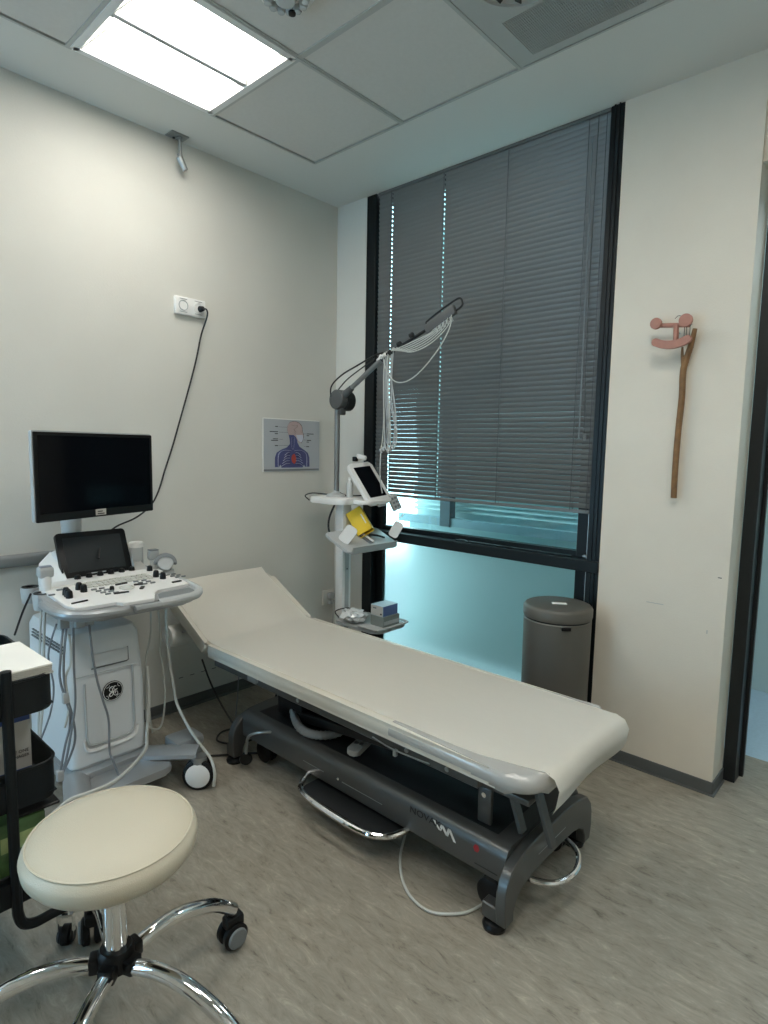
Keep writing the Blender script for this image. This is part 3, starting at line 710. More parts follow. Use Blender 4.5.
def paper_roll():
    t = thing('paper_roll', 'white paper roll under the raised backrest, open end facing the room', 'paper roll', (.2, -.95, .45))
    Mx = frame((.185, -1.255, .462), (1, 0, 0), (0, 0, 1))
    b = new(); lathe(b, [(.020, 0), (.052, 0), (.052, -.5), (.020, -.5), (.020, 0)], 32, Mx); obj('roll', b, PAPERW, t)
    b = new(); lathe(b, [(0, -.02), (.020, -.02), (.020, -.48), (0, -.48)], 20, Mx); obj('core', b, BLACK, t)
    b = new(); tube(b, [(.185, -.70, .462), (.26, -.70, .50), (.33, -.70, .54)], .006, 6); tube(b, [(.185, -1.20, .462), (.26, -1.20, .50), (.33, -1.20, .54)], .006, 6); obj('holder', b, STEEL, t)
paper_roll()
def hand_control():
    o = thing('hand_control', 'light grey couch hand control lying on the dark base beam', 'remote control', (1.29, -1.05, .238))
    Mx = frame((1.37, -1.165, .286), (-.35, 1, 0), (0, 0, 1)) @ Matrix.Rotation(-PI / 2, 4, 'X')
    Mx = Matrix.Translation((1.315, -1.125, .2385)) @ Matrix.Rotation(math.radians(108), 4, 'Z')
    b = new(); prism(b, rrect(0, .16, -.026, .026, .016), 0, .022, Mx, bev=.005); obj('body', b, LGREY, o)
    for k in range(3):
        for s in (-1, 1):
            b = new(); prism(b, rrect(.05 + .03 * k, .068 + .03 * k, s * .011 - .007, s * .011 + .007, .004), .022, .0245, Mx); obj('button', b, MGREY, o)
hand_control()
b = new(); tube(b, [(.90, -1.02, .41), (.88, -1.04, .34), (.92, -1.08, .27), (1.03, -1.135, .255), (1.12, -1.13, .255), (1.17, -1.06, .256), (1.20, -1.0, .30), (1.22, -.98, .37)], .017, 10, 14, rfun=lambda u: 1 + .12 * math.sin(u * 400))
tag(obj('coiled_hose', b, FUZZ, None, 60), 'grey ribbed flexible hose looped on the couch base beam', 'hose')
b = new(); tube(b, [(1.545, -1.10, .16), (1.55, -1.13, .10), (1.535, -1.08, .03), (1.53, -1.06, .006), (1.60, -1.17, .006), (1.68, -1.25, .006), (1.757, -1.29, .006), (1.83, -1.29, .006), (1.89, -1.24, .006), (1.915, -1.19, .006), (1.93, -1.10, .006)], .0045, 8, 6)
tag(obj('floor_cable', b, CABW), 'pale cable looping on the floor below the couch foot end', 'cable')
b = new(); tube(b, [(.42, -1.21, .40), (.40, -1.16, .28), (.42, -1.12, .17), (.50, -1.10, .08), (.545, -1.08, .02), (.50, -1.02, .006), (.42, -1.03, .006), (.40, -1.10, .006), (.46, -1.16, .006), (.54, -1.12, .006), (.60, -1.05, .03), (.62, -1.0, .1), (.64, -.97, .20), (.72, -.96, .32), (.9, -.96, .37)], .0045, 8, 6)
tag(obj('mains_cable', b, CABK), 'black cable hanging from the couch head and coiling on the floor', 'cable')
b = new(); tube(b, [(.48, -1.36, .012), (.56, -1.26, .008), (.66, -1.13, .008), (.78, -1.05, .03), (.86, -1.02, .12)], .0045, 8, 6)
tag(obj('mains_cable', b, CABK), 'black cable on the floor running from the machine castor under the couch', 'cable')
b = new(); tube(b, [(.42, -1.0, .44), (.405, -1.0, .30), (.40, -1.01, .15), (.40, -1.02, .06)], .003, 6, 6)
tag(obj('thin_cord', b, CABG), 'thin grey cord hanging straight down under the couch backrest hinge', 'cord')

# ================================================================== ULTRASOUND MACHINE
def castor(parent, p, ang, r=.062, disc=WHITE, wname='castor', gap=.016):
    x, y = p; Mx = Matrix.Translation((x, y, 0)) @ Matrix.Rotation(ang, 4, 'Z')   # local x is the wheel axis
    b = new()
    for s in (-1, 1): lathe(b, [(0, -.011), (r - .008, -.011), (r, -.006), (r, .006), (r - .008, .011), (0, .011)], 32, Mx @ Matrix.Translation((s * gap, 0, r)) @ Matrix.Rotation(PI / 2, 4, 'Y'))
    w = obj(wname, b, BLACK, parent)
    for s in (-1, 1):
        b = new(); lathe(b, [(0, .0), (r * .78, .0), (r * .78, .003), (r * .70, .006), (0, .007)], 28, Mx @ Matrix.Translation((s * (gap + .0115), 0, r)) @ Matrix.Rotation(s * PI / 2, 4, 'Y')); obj('wheel_disc', b, disc, w)
    return w, Mx
def ultrasound():
    t = thing('ultrasound_machine', 'white hospital ultrasound machine on castors with monitor and control panel', 'ultrasound machine', (.4, -1.65, 0))
    # body: slightly tapered column with rounded front
    def ring(x0, x1, y0, y1, r): return rrect(x0, x1, y0, y1, r, 5)
    b = new(); levels = [(.135, .09, .515, -1.815, -1.535), (.15, .07, .525, -1.825, -1.525), (.45, .06, .515, -1.815, -1.527), (.625, .05, .492, -1.810, -1.532), (.655, .06, .478, -1.797, -1.545), (.663, .08, .455, -1.77, -1.575)]
    rings = []
    for z, x0, x1, y0, y1 in levels: rings.append([b.verts.new((x, y, z)) for x, y in ring(x0, x1, y0, y1, .03)])
    for r, s in zip(rings, rings[1:]):
        for k in range(len(r)): b.faces.new([r[k], r[(k + 1) % len(r)], s[(k + 1) % len(r)], s[k]])
    b.faces.new(rings[0][::-1]); b.faces.new(rings[-1]); obj('body', b, MWHITE, t)
    # front panel (raised rim shield), follows front face x ~ .523
    def fx(z): return .526 - max(0, (z - .45)) * .17 - max(0, .45 - z) * -.012
    b = new()
    def fp(y, z, o=0): return (fx(z) + o, y, z)
    tube(b, [fp(-1.765, .47), fp(-1.765, .30), fp(-1.762, .245), fp(-1.745, .225), fp(-1.70, .222), fp(-1.62, .222), fp(-1.595, .228), fp(-1.583, .25), fp(-1.58, .31), fp(-1.578, .50)], .0045, 6, 5); obj('panel_groove', b, LGREY, t)
    b = new(); tube(b, [fp(-1.775, .25), fp(-1.76, .208), fp(-1.70, .203), fp(-1.62, .203), fp(-1.58, .215), fp(-1.57, .25)], .008, 6, 5, flat=.6); obj('panel_lip', b, WHITE, t)
    b = new(); tube(b, [fp(-1.735, .520, .0), fp(-1.60, .520, .0), fp(-1.592, .523), fp(-1.59, .575, .0)], .0028, 6, 1); obj('drive_slot_edge', b, MGREY, t)
    b = new(); box(b, .512, .5165, -1.73, -1.595, .526, .575); obj('drive_door', b, MWHITE, t)
    b = new(); box(b, .519, .523, -1.80, -1.56, .500, .502); obj('seam', b, LGREY, t)
    for i in range(3):
        for j in range(13):
            b = new(); xx = .13 + j * .026; box(b, xx, xx + .018, -1.8215 + .002 * i, -1.8155 + .002 * i, .585 + i * .012, .590 + i * .012); o = obj('vent_slot', b, MGREY, t)
    # emblem
    c = (fx(.418) + .001, -1.663, .418); Me = frame(c, (0, 1, 0), (0, 0, 1))
    b = new(); lathe(b, [(0, 0), (.040, 0), (.040, .003), (0, .004)], 36, Me); em = obj('emblem', b, BLACK, t); em['label'] = 'round black emblem with white script monogram'
    b = new()
    tube(b, [Me @ vec(.0365 * math.cos(a * PI / 18), .0365 * math.sin(a * PI / 18), .0035) for a in range(36)], .0012, 5, 1, closed=True)
    def ed(pts, r=.0026): tube(b, [Me @ vec(x * .001, z * .001, .0048) for x, z in pts], r, 6, 5, flat=.5)
    ed([(2, 14), (-3, 19), (-12, 15), (-14, 6), (-8, 0), (-2, 4), (-4, 12)])
    ed([(-4, 12), (0, 0), (-1, -12), (-8, -19), (-15, -14), (-10, -6), (-2, -3)])
    ed([(12, 17), (6, 19), (2, 11), (8, 4), (16, 6), (10, 2), (3, -2), (2, -13), (9, -19), (17, -14), (16, -5), (9, -4), (8, -11)])
    for k in range(4):
        a = math.radians(40 + 90 * k); ed([(30 * math.cos(a - .25), 30 * math.sin(a - .25)), (26 * math.cos(a), 26 * math.sin(a)), (31 * math.cos(a + .25), 31 * math.sin(a + .25))], .0018)
    obj('monogram', b, WHITE, em)
    # base with spread legs
    b = new(); prism(b, rrect(.10, .56, -1.83, -1.53, .06), .075, .135, bev=.012); obj('base', b, MSILV, t)
    def leg(pts, name='base_leg'):
        b = new(); tube(b, pts, .048, 10, 6, flat=.55); return obj(name, b, MSILV, t)
    leg([(.40, -1.60, .10), (.52, -1.55, .115), (.62, -1.48, .13), (.71, -1.40, .135)])
    leg([(.42, -1.76, .10), (.56, -1.82, .115), (.68, -1.86, .12), (.76, -1.90, .12)])
    leg([(.2, -1.60, .10), (.12, -1.53, .11), (.09, -1.47, .12)]); leg([(.2, -1.76, .10), (.12, -1.83, .11), (.09, -1.88, .12)])
    b = new(); prism(b, rrect(.56, .70, -1.80, -1.50, .04), .085, .115, bev=.01); obj('foot_rest', b, MSILV, t)
    b = new(); box(b, .53, .64, -1.46, -1.33, .12, .165, bev=.015, M=None); obj('castor_cap', b, MSILV, t)
    cam_a = math.atan2(-2.624 + 1.41, 2.824 - .735)
    for p, a in (((.735, -1.415), cam_a - .25), ((.77, -1.91), cam_a + .4), ((.11, -1.45), .3), ((.11, -1.88), 1.0)):
        w_, Mx = castor(t, p, a)
        b = new(); lathe(b, [(0, .03), (.035, .03), (.04, .0), (.03, -.03), (0, -.03)], 16, Matrix.Translation((p[0], p[1], .11)) @ Matrix.Scale(.8, 4)); obj('castor_housing', b, STEEL, w_)
    # column
    b = new(); box(b, .16, .34, -1.70, -1.58, .64, .79, bev=.02); obj('column', b, MWHITE, t)
    # console tilted plane
    def cz(x): return .798 + (.66 - x) * .12
    ny = vec(-.12, 0, 1)
    Mc = frame((.66, -1.6, .800), (0, 1, 0), (-1, 0, .055))    # local x=+y, local y = back, z = up
    def prism_c(name, poly, h0, h1, m, bev=0, parent=t):
        b = new(); prism(b, poly, h0, h1, Mc, bev=bev); return obj(name, b, m, parent)
    rim = rrect(-.275, .25, -.035, .36, .09, 8, [.06, .05, .11, .10])
    con = prism_c('console_tray', rim, -.045, -.006, MSILV, bev=.012)
    top = [(-.235, .01), (-.20, -.004), (-.10, -.008), (-.085, -.032), (.03, -.040), (.045, -.012), (.065, .03), (.09, .055), (.20, .06), (.235, .075), (.24, .12), (.235, .30), (-.245, .30), (-.25, .06)]
    deck = prism_c('console_deck', top, -.008, .006, WHITE, bev=.003)
    # handles
    b = new()
    def cpt(x, y, z=0): return Mc @ vec(x, y, z)
    tube(b, [cpt(.045, -.045, -.018), cpt(.12, -.045, -.016), cpt(.20, -.035, -.014), cpt(.243, .01, -.012), cpt(.252, .07, -.010), cpt(.248, .14, -.008), cpt(.245, .24, -.012)], .017, 10, 6); obj('handle', b, LGREY, con)
    b = new(); tube(b, [cpt(-.07, -.045, -.018), cpt(-.14, -.045, -.016), cpt(-.21, -.035, -.014), cpt(-.262, .0, -.012), cpt(-.285, .06, -.012), cpt(-.285, .16, -.012)], .017, 10, 6); obj('handle', b, MSILV, con)
    b = new(); prism(b, [(.06, -.02), (.22, -.014), (.225, .05), (.10, .045), (.08, .03)], -.012, -.0055, Mc); obj('handle_recess', b, MGREY, con)
    b = new(); prism(b, [(-.22, -.016), (-.09, -.026), (-.11, -.0), (-.21, .004)], -.012, -.0055, Mc); obj('handle_recess', b, MGREY, con)
    b = new(); tube(b, [cpt(-.05, -.052, -.02), cpt(.05, -.052, -.02)], .014, 8, 1); obj('front_bumper', b, MSILV, con)
    def L(x, y): return (y + 1.6, (.66 - x) * 1.007)   # world x,y on the console -> local
    def key(xw, yw, sx, sy, m, name='button', h=.0045, rot=0):
        u, v = L(xw, yw); b = new(); prism(b, [(x, y) for x, y in rrect(-sx / 2, sx / 2, -sy / 2, sy / 2, min(sx, sy) * .25, 3)], .006, .006 + h, Mc @ Matrix.Translation((u, v, 0)) @ Matrix.Rotation(rot, 4, 'Z')); return obj(name, b, m, deck)
    def knob(xw, yw, r, h, name='knob'):
        u, v = L(xw, yw); b = new(); lathe(b, [(0, .006), (r, .006), (r, .006 + h * .3), (r * .85, .006 + h * .85), (r * .6, .006 + h), (0, .006 + h)], 16, Mc @ Matrix.Translation((u, v, 0))); return obj(name, b, BLACK, deck)
    for i in range(5):
        for j in range(13):
            key(.43 - .031 * i + .0, -1.722 + .0225 * j + .004 * (i % 2), .0185, .025, KEYM, 'key', .005)
    for (x, y) in ((.438, -1.741), (.477, -1.738), (.48, -1.803), (.526, -1.808), (.505, -1.806), (.337, -1.408), (.425, -1.424), (.468, -1.415), (.507, -1.645)): knob(x, y, .0125 if x != .507 else .009, .028 if x != .507 else .014)
    for k in range(6): knob(.305 - .003 * k, -1.695 + k * .046, .013, .022, 'soft_knob')
    u, v = L(.515, -1.59); b = new(); lathe(b, [(.028, .006), (.030, .009), (.022, .011), (.020, .008)], 24, Mc @ Matrix.Translation((u, v, 0))); lathe(b, [(0, .018), (.011, .016), (.018, .010), (.018, .006), (0, .006)], 20, Mc @ Matrix.Translation((u, v, 0))); obj('trackball', b, KEYM, deck)
    for i in range(4):
        for j in range(2): key(.475 + .028 * i, -1.70 + .03 * j + .006 * i, .020, .010, MGREY)
    for i in range(3):
        for j in range(2): key(.455 + .026 * i, -1.525 + .034 * j + .006 * i, .020, .009, MGREY)
    for i in range(3):
        for j in range(2): key(.43 + .028 * i, -1.375 + .028 * j + .008 * i, .018, .009, MGREY)
    for x, y, sx, sy, r in ((.455, -1.585, .05, .010, .12), (.572, -1.637, .055, .010, -.12), (.50, -1.535, .036, .014, -.3), (.55, -1.545, .036, .014, .9), (.545, -1.395, .042, .013, .1), (.41, -1.80, .022, .010, 0), (.455, -1.795, .022, .010, 0), (.46, -1.845, .022, .009, 0), (.60, -1.80, .060, .007, .15), (.36, -1.79, .02, .006, 0), (.33, -1.80, .02, .006, 0), (.40, -1.39, .02, .008, 0)):
        key(x, y, sx, sy, BLACK if sx > .03 else MGREY, rot=r)
    # rear hood rising to the touch screen
    b = new(); hood = [(.24, .30), (.235, .335), (.15, .38), (.10, .43), (-.12, .43), (-.17, .38), (-.245, .335), (-.25, .29)]
    prism(b, hood, -.02, .012, Mc, bev=.004)
    obj('console_rear', b, WHITE, t)
    b = new()
    ex = vec(0, 1, 0)
    # curved cowl wings either side of the touch screen
    for s, ys in ((-1, (-1.80, -1.735)), (1, (-1.455, -1.395))):
        y0, y1 = (ys if s < 0 else ys[::-1])
        A = [(.34, y0, .82), (.27, y0, .84), (.20, y0, .865), (.13, y0 - s * .02, .88), (.13, y1, .925 if s < 0 else .975), (.20, y1, .905 if s < 0 else .96), (.26, y1, .875 if s < 0 else .90), (.31, y1, .83)]
        vs = [b.verts.new(p) for p in A]; vl = [b.verts.new((p[0] - .02, p[1], p[2] - .07)) for p in A]
        b.faces.new(vs); b.faces.new(vl[::-1])
        for k in range(8): b.faces.new([vs[k], vs[(k + 1) % 8], vl[(k + 1) % 8], vl[k]])
    box(b, .12, .22, -1.74, -1.45, .80, .93, bev=.02)
    obj('cowl', b, WHITE, t)
    # touch screen
    Mt = frame((.285, -1.60, .824), (0, 1, 0), (-.42, 0, 1))
    b = new(); prism(b, rrect(-.142, .142, -.002, .200, .012), -.022, 0, Mt, bev=.003); ts = obj('touch_screen', b, BLACK, t)
    b = new(); prism(b, rrect(-.118, .118, .032, .178, .002), 0, .0006, Mt); obj('display', b, SCREENB, ts)
    b = new(); box(b, -.03, .03, .017, .022, 0, .0006, M=Mt); obj('screen_lettering', b, LGREY, ts)
    # monitor
    a = math.radians(17); n = vec(math.cos(a), math.sin(a), 0); e = vec(-math.sin(a), math.cos(a), 0)
    Mm = frame((.3725, -1.6255, 1.2555), e, (0, 0, 1))
    b = new(); prism(b, rrect(-.272, .272, -.168, .166, .006), -.020, -.004, Mm, bev=.004); mo = obj('monitor', b, LGREY, t)
    b = new(); prism(b, rrect(-.268, .271, -.168, .161, .004), -.005, .002, Mm, bev=.001, seg=1); obj('bezel', b, BLACK, mo)
    b = new(); prism(b, rrect(-.255, .258, -.138, .148, .002), .002, .0025, Mm); obj('display', b, SCREEN, mo)
    b = new(); box(b, -.022, .026, -.162, -.138, .002, .003, M=Mm); obj('monitor_sticker', b, BOXW, mo)
    b = new(); box(b, -.014, .018, -.158, -.154, .003, .0035, M=Mm); box(b, -.014, .010, -.149, -.145, .003, .0035, M=Mm); obj('sticker_print', b, INKB, mo)
    b = new(); cyl(b, (.15, -1.655, .93), (.17, -1.665, 1.10), .036, .042, 20, .004); box(b, .15, .31, -1.71, -1.61, 1.09, 1.20, bev=.02); obj('monitor_arm', b, LGREY, t)
    # probe holders
    for (x, y) in ((.38, -1.852), (.24, -1.85)):
        b = new(); lathe(b, [(.018, 0), (.032, 0), (.034, -.012), (.030, -.06), (.022, -.06), (.018, 0)], 20, Matrix.Translation((x, y, .812))); h = obj('probe_holder', b, LGREY, t)
        b = new(); lathe(b, [(.030, .0015), (.018, .0015), (.018, -.01), (.030, -.01), (.030, .0015)], 18, Matrix.Translation((x, y, .813))); obj('holder_liner', b, BLACK, h)
    for (x, y) in ((.255, -1.345), (.195, -1.365), (.32, -1.32)):
        b = new(); lathe(b, [(.018, 0), (.030, 0), (.032, -.012), (.028, -.055), (.020, -.055), (.018, 0)], 20, Matrix.Translation((x, y, .82))); obj('probe_holder', b, LGREY, t)
    # cable hooks and plugs beneath the console
    for x, y in ((.57, -1.845), (.59, -1.80), (.585, -1.765)):
        b = new(); box(b, x - .02, x + .01, y - .016, y + .016, .715, .765, bev=.004); obj('connector', b, LGREY, t)
    b = new(); cyl(b, (.57, -1.33, .765), (.57, -1.33, .735), .016, n=14, bev=.004); obj('cable_hook', b, LGREY, t)
    # cables hanging from the machine
    def cab(pts, r, m, nm='cable'):
        b = new(); tube(b, pts, r, 7, 6); obj(nm, b, m, t)
    cab([(.585, -1.855, .72), (.60, -1.872, .62), (.59, -1.872, .534), (.60, -1.85, .42), (.59, -1.845, .36), (.59, -1.865, .288), (.58, -1.883, .18)], .0042, CABG)
    cab([(.59, -1.845, .72), (.60, -1.862, .60), (.60, -1.86, .495), (.60, -1.84, .40), (.59, -1.830, .30), (.59, -1.86, .22), (.58, -1.885, .17)], .0042, CABG)
    cab([(.60, -1.825, .72), (.60, -1.828, .58), (.605, -1.830, .448), (.60, -1.845, .34), (.59, -1.862, .24), (.585, -1.878, .19)], .0042, CABG)
    cab([(.60, -1.84, .70), (.605, -1.84, .60), (.60, -1.858, .54), (.60, -1.85, .44), (.595, -1.865, .36)], .004, CABW)
    cab([(.50, -1.882, .79), (.50, -1.892, .65), (.50, -1.898, .482), (.50, -1.918, .298), (.50, -1.90, .23)], .005, CABW)
    cab([(.54, -1.86, .73), (.53, -1.888, .62), (.54, -1.878, .50), (.53, -1.89, .40), (.50, -1.915, .30)], .0035, CABG)
    cab([(.598, -1.77, .72), (.60, -1.762, .60), (.60, -1.749, .506), (.60, -1.73, .42), (.60, -1.712, .339), (.60, -1.712, .22), (.61, -1.705, .179), (.62, -1.684, .10)], .0042, CABG)
    bx('cable_plug', LGREY, t, .588, .606, -1.87, -1.85, .45, .49, bev=.003); bx('cable_plug', LGREY, t, .572, .592, -1.895, -1.872, .16, .20, bev=.003)
    cab([(.45, -1.465, .74), (.46, -1.47, .6), (.45, -1.489, .477), (.455, -1.485, .38), (.45, -1.48, .26), (.45, -1.47, .15)], .004, CABW)
    cab([(.46, -1.44, .74), (.46, -1.43, .6), (.45, -1.426, .505), (.45, -1.41, .38), (.45, -1.409, .278), (.45, -1.424, .18), (.45, -1.45, .16), (.45, -1.49, .20), (.45, -1.495, .34), (.45, -1.49, .47)], .004, CABW)
    cab([(.50, -1.42, .74), (.50, -1.42, .6), (.48, -1.40, .457), (.50, -1.395, .36), (.52, -1.39, .274), (.60, -1.385, .20), (.68, -1.385, .16), (.76, -1.38, .12), (.80, -1.385, .075), (.80, -1.39, .02)], .0062, CABW)
    cab([(.56, -1.335, .75), (.53, -1.36, .71), (.45, -1.45, .70), (.40, -1.55, .72), (.38, -1.60, .70), (.36, -1.63, .67)], .0042, CABW)
    cab([(.46, -1.49, .45), (.49, -1.50, .32), (.549, -1.54, .21), (.65, -1.60, .19), (.784, -1.758, .20), (.803, -1.852, .20), (.79, -1.924, .195), (.80, -1.99, .17)], .007, CABW)
    cab([(.31, -1.87, .80), (.27, -1.89, .72), (.2, -1.9, .62)], .004, CABK)
ultrasound()
def probes():
    # left phased probe standing in its holder
    t = thing('ultrasound_probe', 'white upright probe with grey head in the left holder of the console', 'probe', (.40, -1.885, .83))
    b = new(); lathe(b, [(0, -.045), (.010, -.045), (.014, 0), (.018, .03), (.016, .055), (0, .058)], 18, Matrix.Translation((.38, -1.838, .822)), sy=1.15); obj('handle', b, WHITE, t)
    Mx = Matrix.Translation((.38, -1.838, .893)) @ Matrix.Rotation(.2, 4, 'Y')
    b = new(); box(b, -.019, .019, -.027, .027, -.022, .02, bev=.01, seg=3, M=Mx); obj('head', b, LGREY, t)
    b = new(); box(b, -.010, .010, -.021, .021, .017, .023, bev=.004, seg=2, M=Mx); obj('lens', b, PROBEH, t)
    b = new(); tube(b, [(.38, -1.852, .79), (.42, -1.875, .70), (.46, -1.90, .5), (.49, -1.92, .30)], .004, 6); obj('cable', b, CABW, t)
    t = thing('ultrasound_probe', 'slim white probe with a square head right of the gel bottle', 'probe', (.255, -1.345, .84))
    b = new(); lathe(b, [(0, -.04), (.010, -.04), (.013, 0), (.015, .03), (.013, .05), (0, .05)], 16, Matrix.Translation((.255, -1.350, .82))); obj('handle', b, WHITE, t)
    b = new(); box(b, -.016, .016, -.023, .023, -.015, .028, bev=.008, seg=3, M=Matrix.Translation((.255, -1.350, .875))); obj('head', b, LGREY, t)
    b = new(); box(b, .238, .272, -1.370, -1.330, .902, .907, bev=.002, seg=1); obj('lens', b, MGREY, t)
    t = thing('ultrasound_probe', 'broad white convex probe with a grey curved lens at the console right end', 'probe', (.32, -1.32, .84))
    Mx = frame((.335, -1.335, .852), (.35, 1, -.05), (-.5, 0, 1))
    arc = [(.036 * math.cos(math.radians(a)), .030 * math.sin(math.radians(a))) for a in range(0, 181, 15)]
    b = new(); prism(b, arc + [(-.030, -.016), (-.012, -.034), (.012, -.034), (.030, -.016)], -.014, .014, Mx, bev=.004); obj('handle', b, LGREY, t)
    b = new()
    for rr in (0,):
        out = [(.048 * math.cos(math.radians(a)), .044 * math.sin(math.radians(a))) for a in range(-8, 189, 12)]; inn = [(.034 * math.cos(math.radians(a)), .029 * math.sin(math.radians(a))) for a in range(-8, 189, 12)]
        prism(b, out + inn[::-1], -.012, .018, Mx, bev=.003)
    obj('lens', b, MGREY, t)
probes()
def gel():
    c = (.195, -1.40)
    t = thing('gel_bottle', 'round translucent gel pot with a white lid beside the touch screen', 'pot', (c[0], c[1], .845))
    T = Matrix.Translation((c[0], c[1], -.014))
    b = new(); lathe(b, [(0, .848), (.027, .848), (.029, .853), (.029, .93), (0, .93)], 28, T); obj('jar', b, GELM, t)
    b = new(); lathe(b, [(0, .93), (.031, .93), (.031, .949), (.028, .953), (0, .953)], 28, T); obj('lid', b, WHITE, t)
gel()

# ================================================================== INSTRUMENT STAND (by the window)
def stand():
    t = thing('instrument_stand', 'white wheeled instrument stand with angled grey cable arm before the window', 'instrument stand', (.36, -.27, 0))
    b = new(); box(b, .335, .395, -.305, -.235, .07, 1.08, bev=.008, seg=2); obj('column', b, WHITE, t)
    b = new(); box(b, .395, .3965, -.285, -.255, .2, .80); obj('column_channel', b, LGREY, t)
    b = new(); cyl(b, (.395, -.27, .69), (.399, -.27, .69), .004, n=8); obj('column_screw', b, BLACK, t)
    b = new(); prism(b, rrect(.16, .66, -.46, -.10, .08), .06, .10, bev=.012); obj('base', b, LGREY, t)
    for p in ((.2, -.42), (.2, -.14), (.62, -.42), (.62, -.14)): castor(t, p, .5, .03, LGREY)
    b = new(); prism(b, rrect(.19, .47, -.395, -.13, .045), 1.065, 1.098, bev=.008); obj('top_shelf', b, WHITE, t)
    b = new(); prism(b, rrect(.42, .58, -.30, -.12, .03), 1.07, 1.09, bev=.006); obj('shelf_arm', b, WHITE, t)
    # mast
    b = new(); lathe(b, [(0, 0), (.06, 0), (.055, .012), (.025, .022), (.016, .035), (0, .035)], 24, Matrix.Translation((.30, -.27, 1.098))); obj('mast_foot', b, LGREY, t)
    b = new(); cyl(b, (.303, -.27, 1.12), (.303, -.27, 1.63), .0155, n=18); obj('mast', b, MASTM, t)
    b = new(); Mj = frame((.318, -.27, 1.645), (1, 0, 0), (0, 0, 1))
    lathe(b, [(0, -.03), (.050, -.03), (.055, -.024), (.055, .024), (.050, .03), (0, .03)], 36, Mj); j = obj('joint', b, COMBM, t)
    b = new(); lathe(b, [(0, .0), (.052, .0), (.056, -.02), (.056, -.05), (0, -.05)], 30, frame((.329, -.255, 1.640), (1, 0, 0), (0, 0, 1))); obj('joint_back', b, BLACKM, t)
    b = new(); box(b, .318, .345, -.285, -.24, 1.56, 1.60, bev=.008); obj('joint_collar', b, COMBM, t)
    b = new(); cyl(b, (.365, -.27, 1.675), (.645, -.27, 1.845), .0135, n=16); obj('arm', b, MASTM, t)
    b = new(); cyl(b, (.35, -.27, 1.665), (.42, -.27, 1.707), .022, .017, 14, .004); obj('arm_socket', b, COMBM, t)
    b = new(); cyl(b, (.70, -.27, 1.870), (.93, -.27, 1.957), .0085, n=12); obj('arm_extension', b, BLACKM, t)
    b = new(); cyl(b, (.64, -.27, 1.84), (.72, -.27, 1.88), .018, .012, 12, .003); obj('arm_clamp', b, BLACKM, t)
    b = new(); cyl(b, (.655, -.30, 1.842), (.665, -.30, 1.856), .010, n=10); cyl(b, (.61, -.27, 1.836), (.68, -.285, 1.862), .011, n=10, bev=.003); obj('arm_grip', b, WHITE, t)
    # cable comb head and handle loop
    d = vec(.245, 0, .115).normalized(); up = vec(-d.z, 0, d.x)
    Mh = frame((.93, -.27, 1.957), d, up)
    b = new(); box(b, 0, .19, -.026, .022, -.012, .012, bev=.006, M=Mh); hd = obj('cable_comb', b, COMBM, t)
    for k in range(5):
        b = new(); box(b, .05 + .024 * k, .060 + .024 * k, -.045, -.022, -.009, .009, bev=.002, seg=1, M=Mh); obj('comb_tooth', b, LGREY, hd)
    b = new(); tube(b, [Mh @ vec(*p) for p in ((.02, .022, 0), (.02, .034, 0), (.10, .038, 0), (.20, .034, 0), (.232, .026, 0), (.236, .004, 0), (.225, -.012, 0), (.17, -.014, 0))], .0052, 8, 4); obj('comb_handle', b, BLACKM, t)
    b = new(); tube(b, [(.28, -.30, 1.66), (.285, -.30, 1.72), (.36, -.295, 1.775), (.48, -.29, 1.82), (.60, -.285, 1.862), (.66, -.285, 1.872)], .0045, 7, 6); tube(b, [(.32, -.29, 1.69), (.40, -.29, 1.75), (.52, -.285, 1.81), (.63, -.285, 1.855)], .0035, 7, 6); obj('arm_cable', b, CABK, t)
    # lower shelf
    b = new(); prism(b, rrect(.40, .74, -.38, -.13, .04), .400, .418, bev=.006); ls = obj('lower_shelf', b, LGREY, t)
    b = new(); tube(b, [(.60, -.382, .425), (.72, -.382, .425), (.745, -.35, .425), (.745, -.16, .425), (.72, -.128, .425), (.60, -.128, .425)], .006, 8, 4); obj('shelf_rail', b, LGREY, ls)
    # tilted accessory tray with flaps
    Mt = frame((.51, -.265, .872), (0, 1, 0), (-1, 0, .42))
    b = new(); prism(b, rrect(-.19, .212, -.10, .115, .03), -.016, 0, Mt, bev=.005); box(b, .39, .46, -.30, -.24, .83, .87); tr = obj('accessory_tray', b, LGREY, t)
    b = new(); prism(b, rrect(-.17, .18, -.102, -.095, .003), -.016, .026, Mt); obj('tray_lip', b, LGREY, tr)
    for c_, u_, v_, w2, h2 in (((.53, -.395, .915), (.39, .42, .78), (-.60, -.51, .50), .050, .033), ((.60, -.085, .922), (.30, .34, .85), (.50, .38, -.62), .047, .028)):
        Mf = frame(c_, u_, v_); b = new(); prism(b, rrect(-w2, w2, -h2, h2, .016), -.003, .003, Mf, bev=.001, seg=1); obj('tray_flap', b, WHITE, tr)
    b = new(); prism(b, rrect(.01, .05, -.05, .10, .012), 0, .010, Mt); obj('tray_pocket', b, MGREY, tr)
    # arm holding the screen
    b = new(); cyl(b, (.50, -.18, 1.08), (.49, -.18, 1.15), .018, n=12); obj('screen_arm', b, WHITE, t)
    b = new(); tube(b, [(.20, -.385, 1.075), (.17, -.39, 1.10), (.20, -.36, 1.115), (.27, -.31, 1.11)], .004, 6); tube(b, [(.345, -.32, 1.06), (.315, -.335, .98), (.312, -.335, .91), (.335, -.32, .86)], .006, 7); tube(b, [(.44, -.20, 1.11), (.36, -.24, 1.105), (.32, -.26, 1.12)], .004, 6); obj('stand_cable', b, CABK, t)
stand()
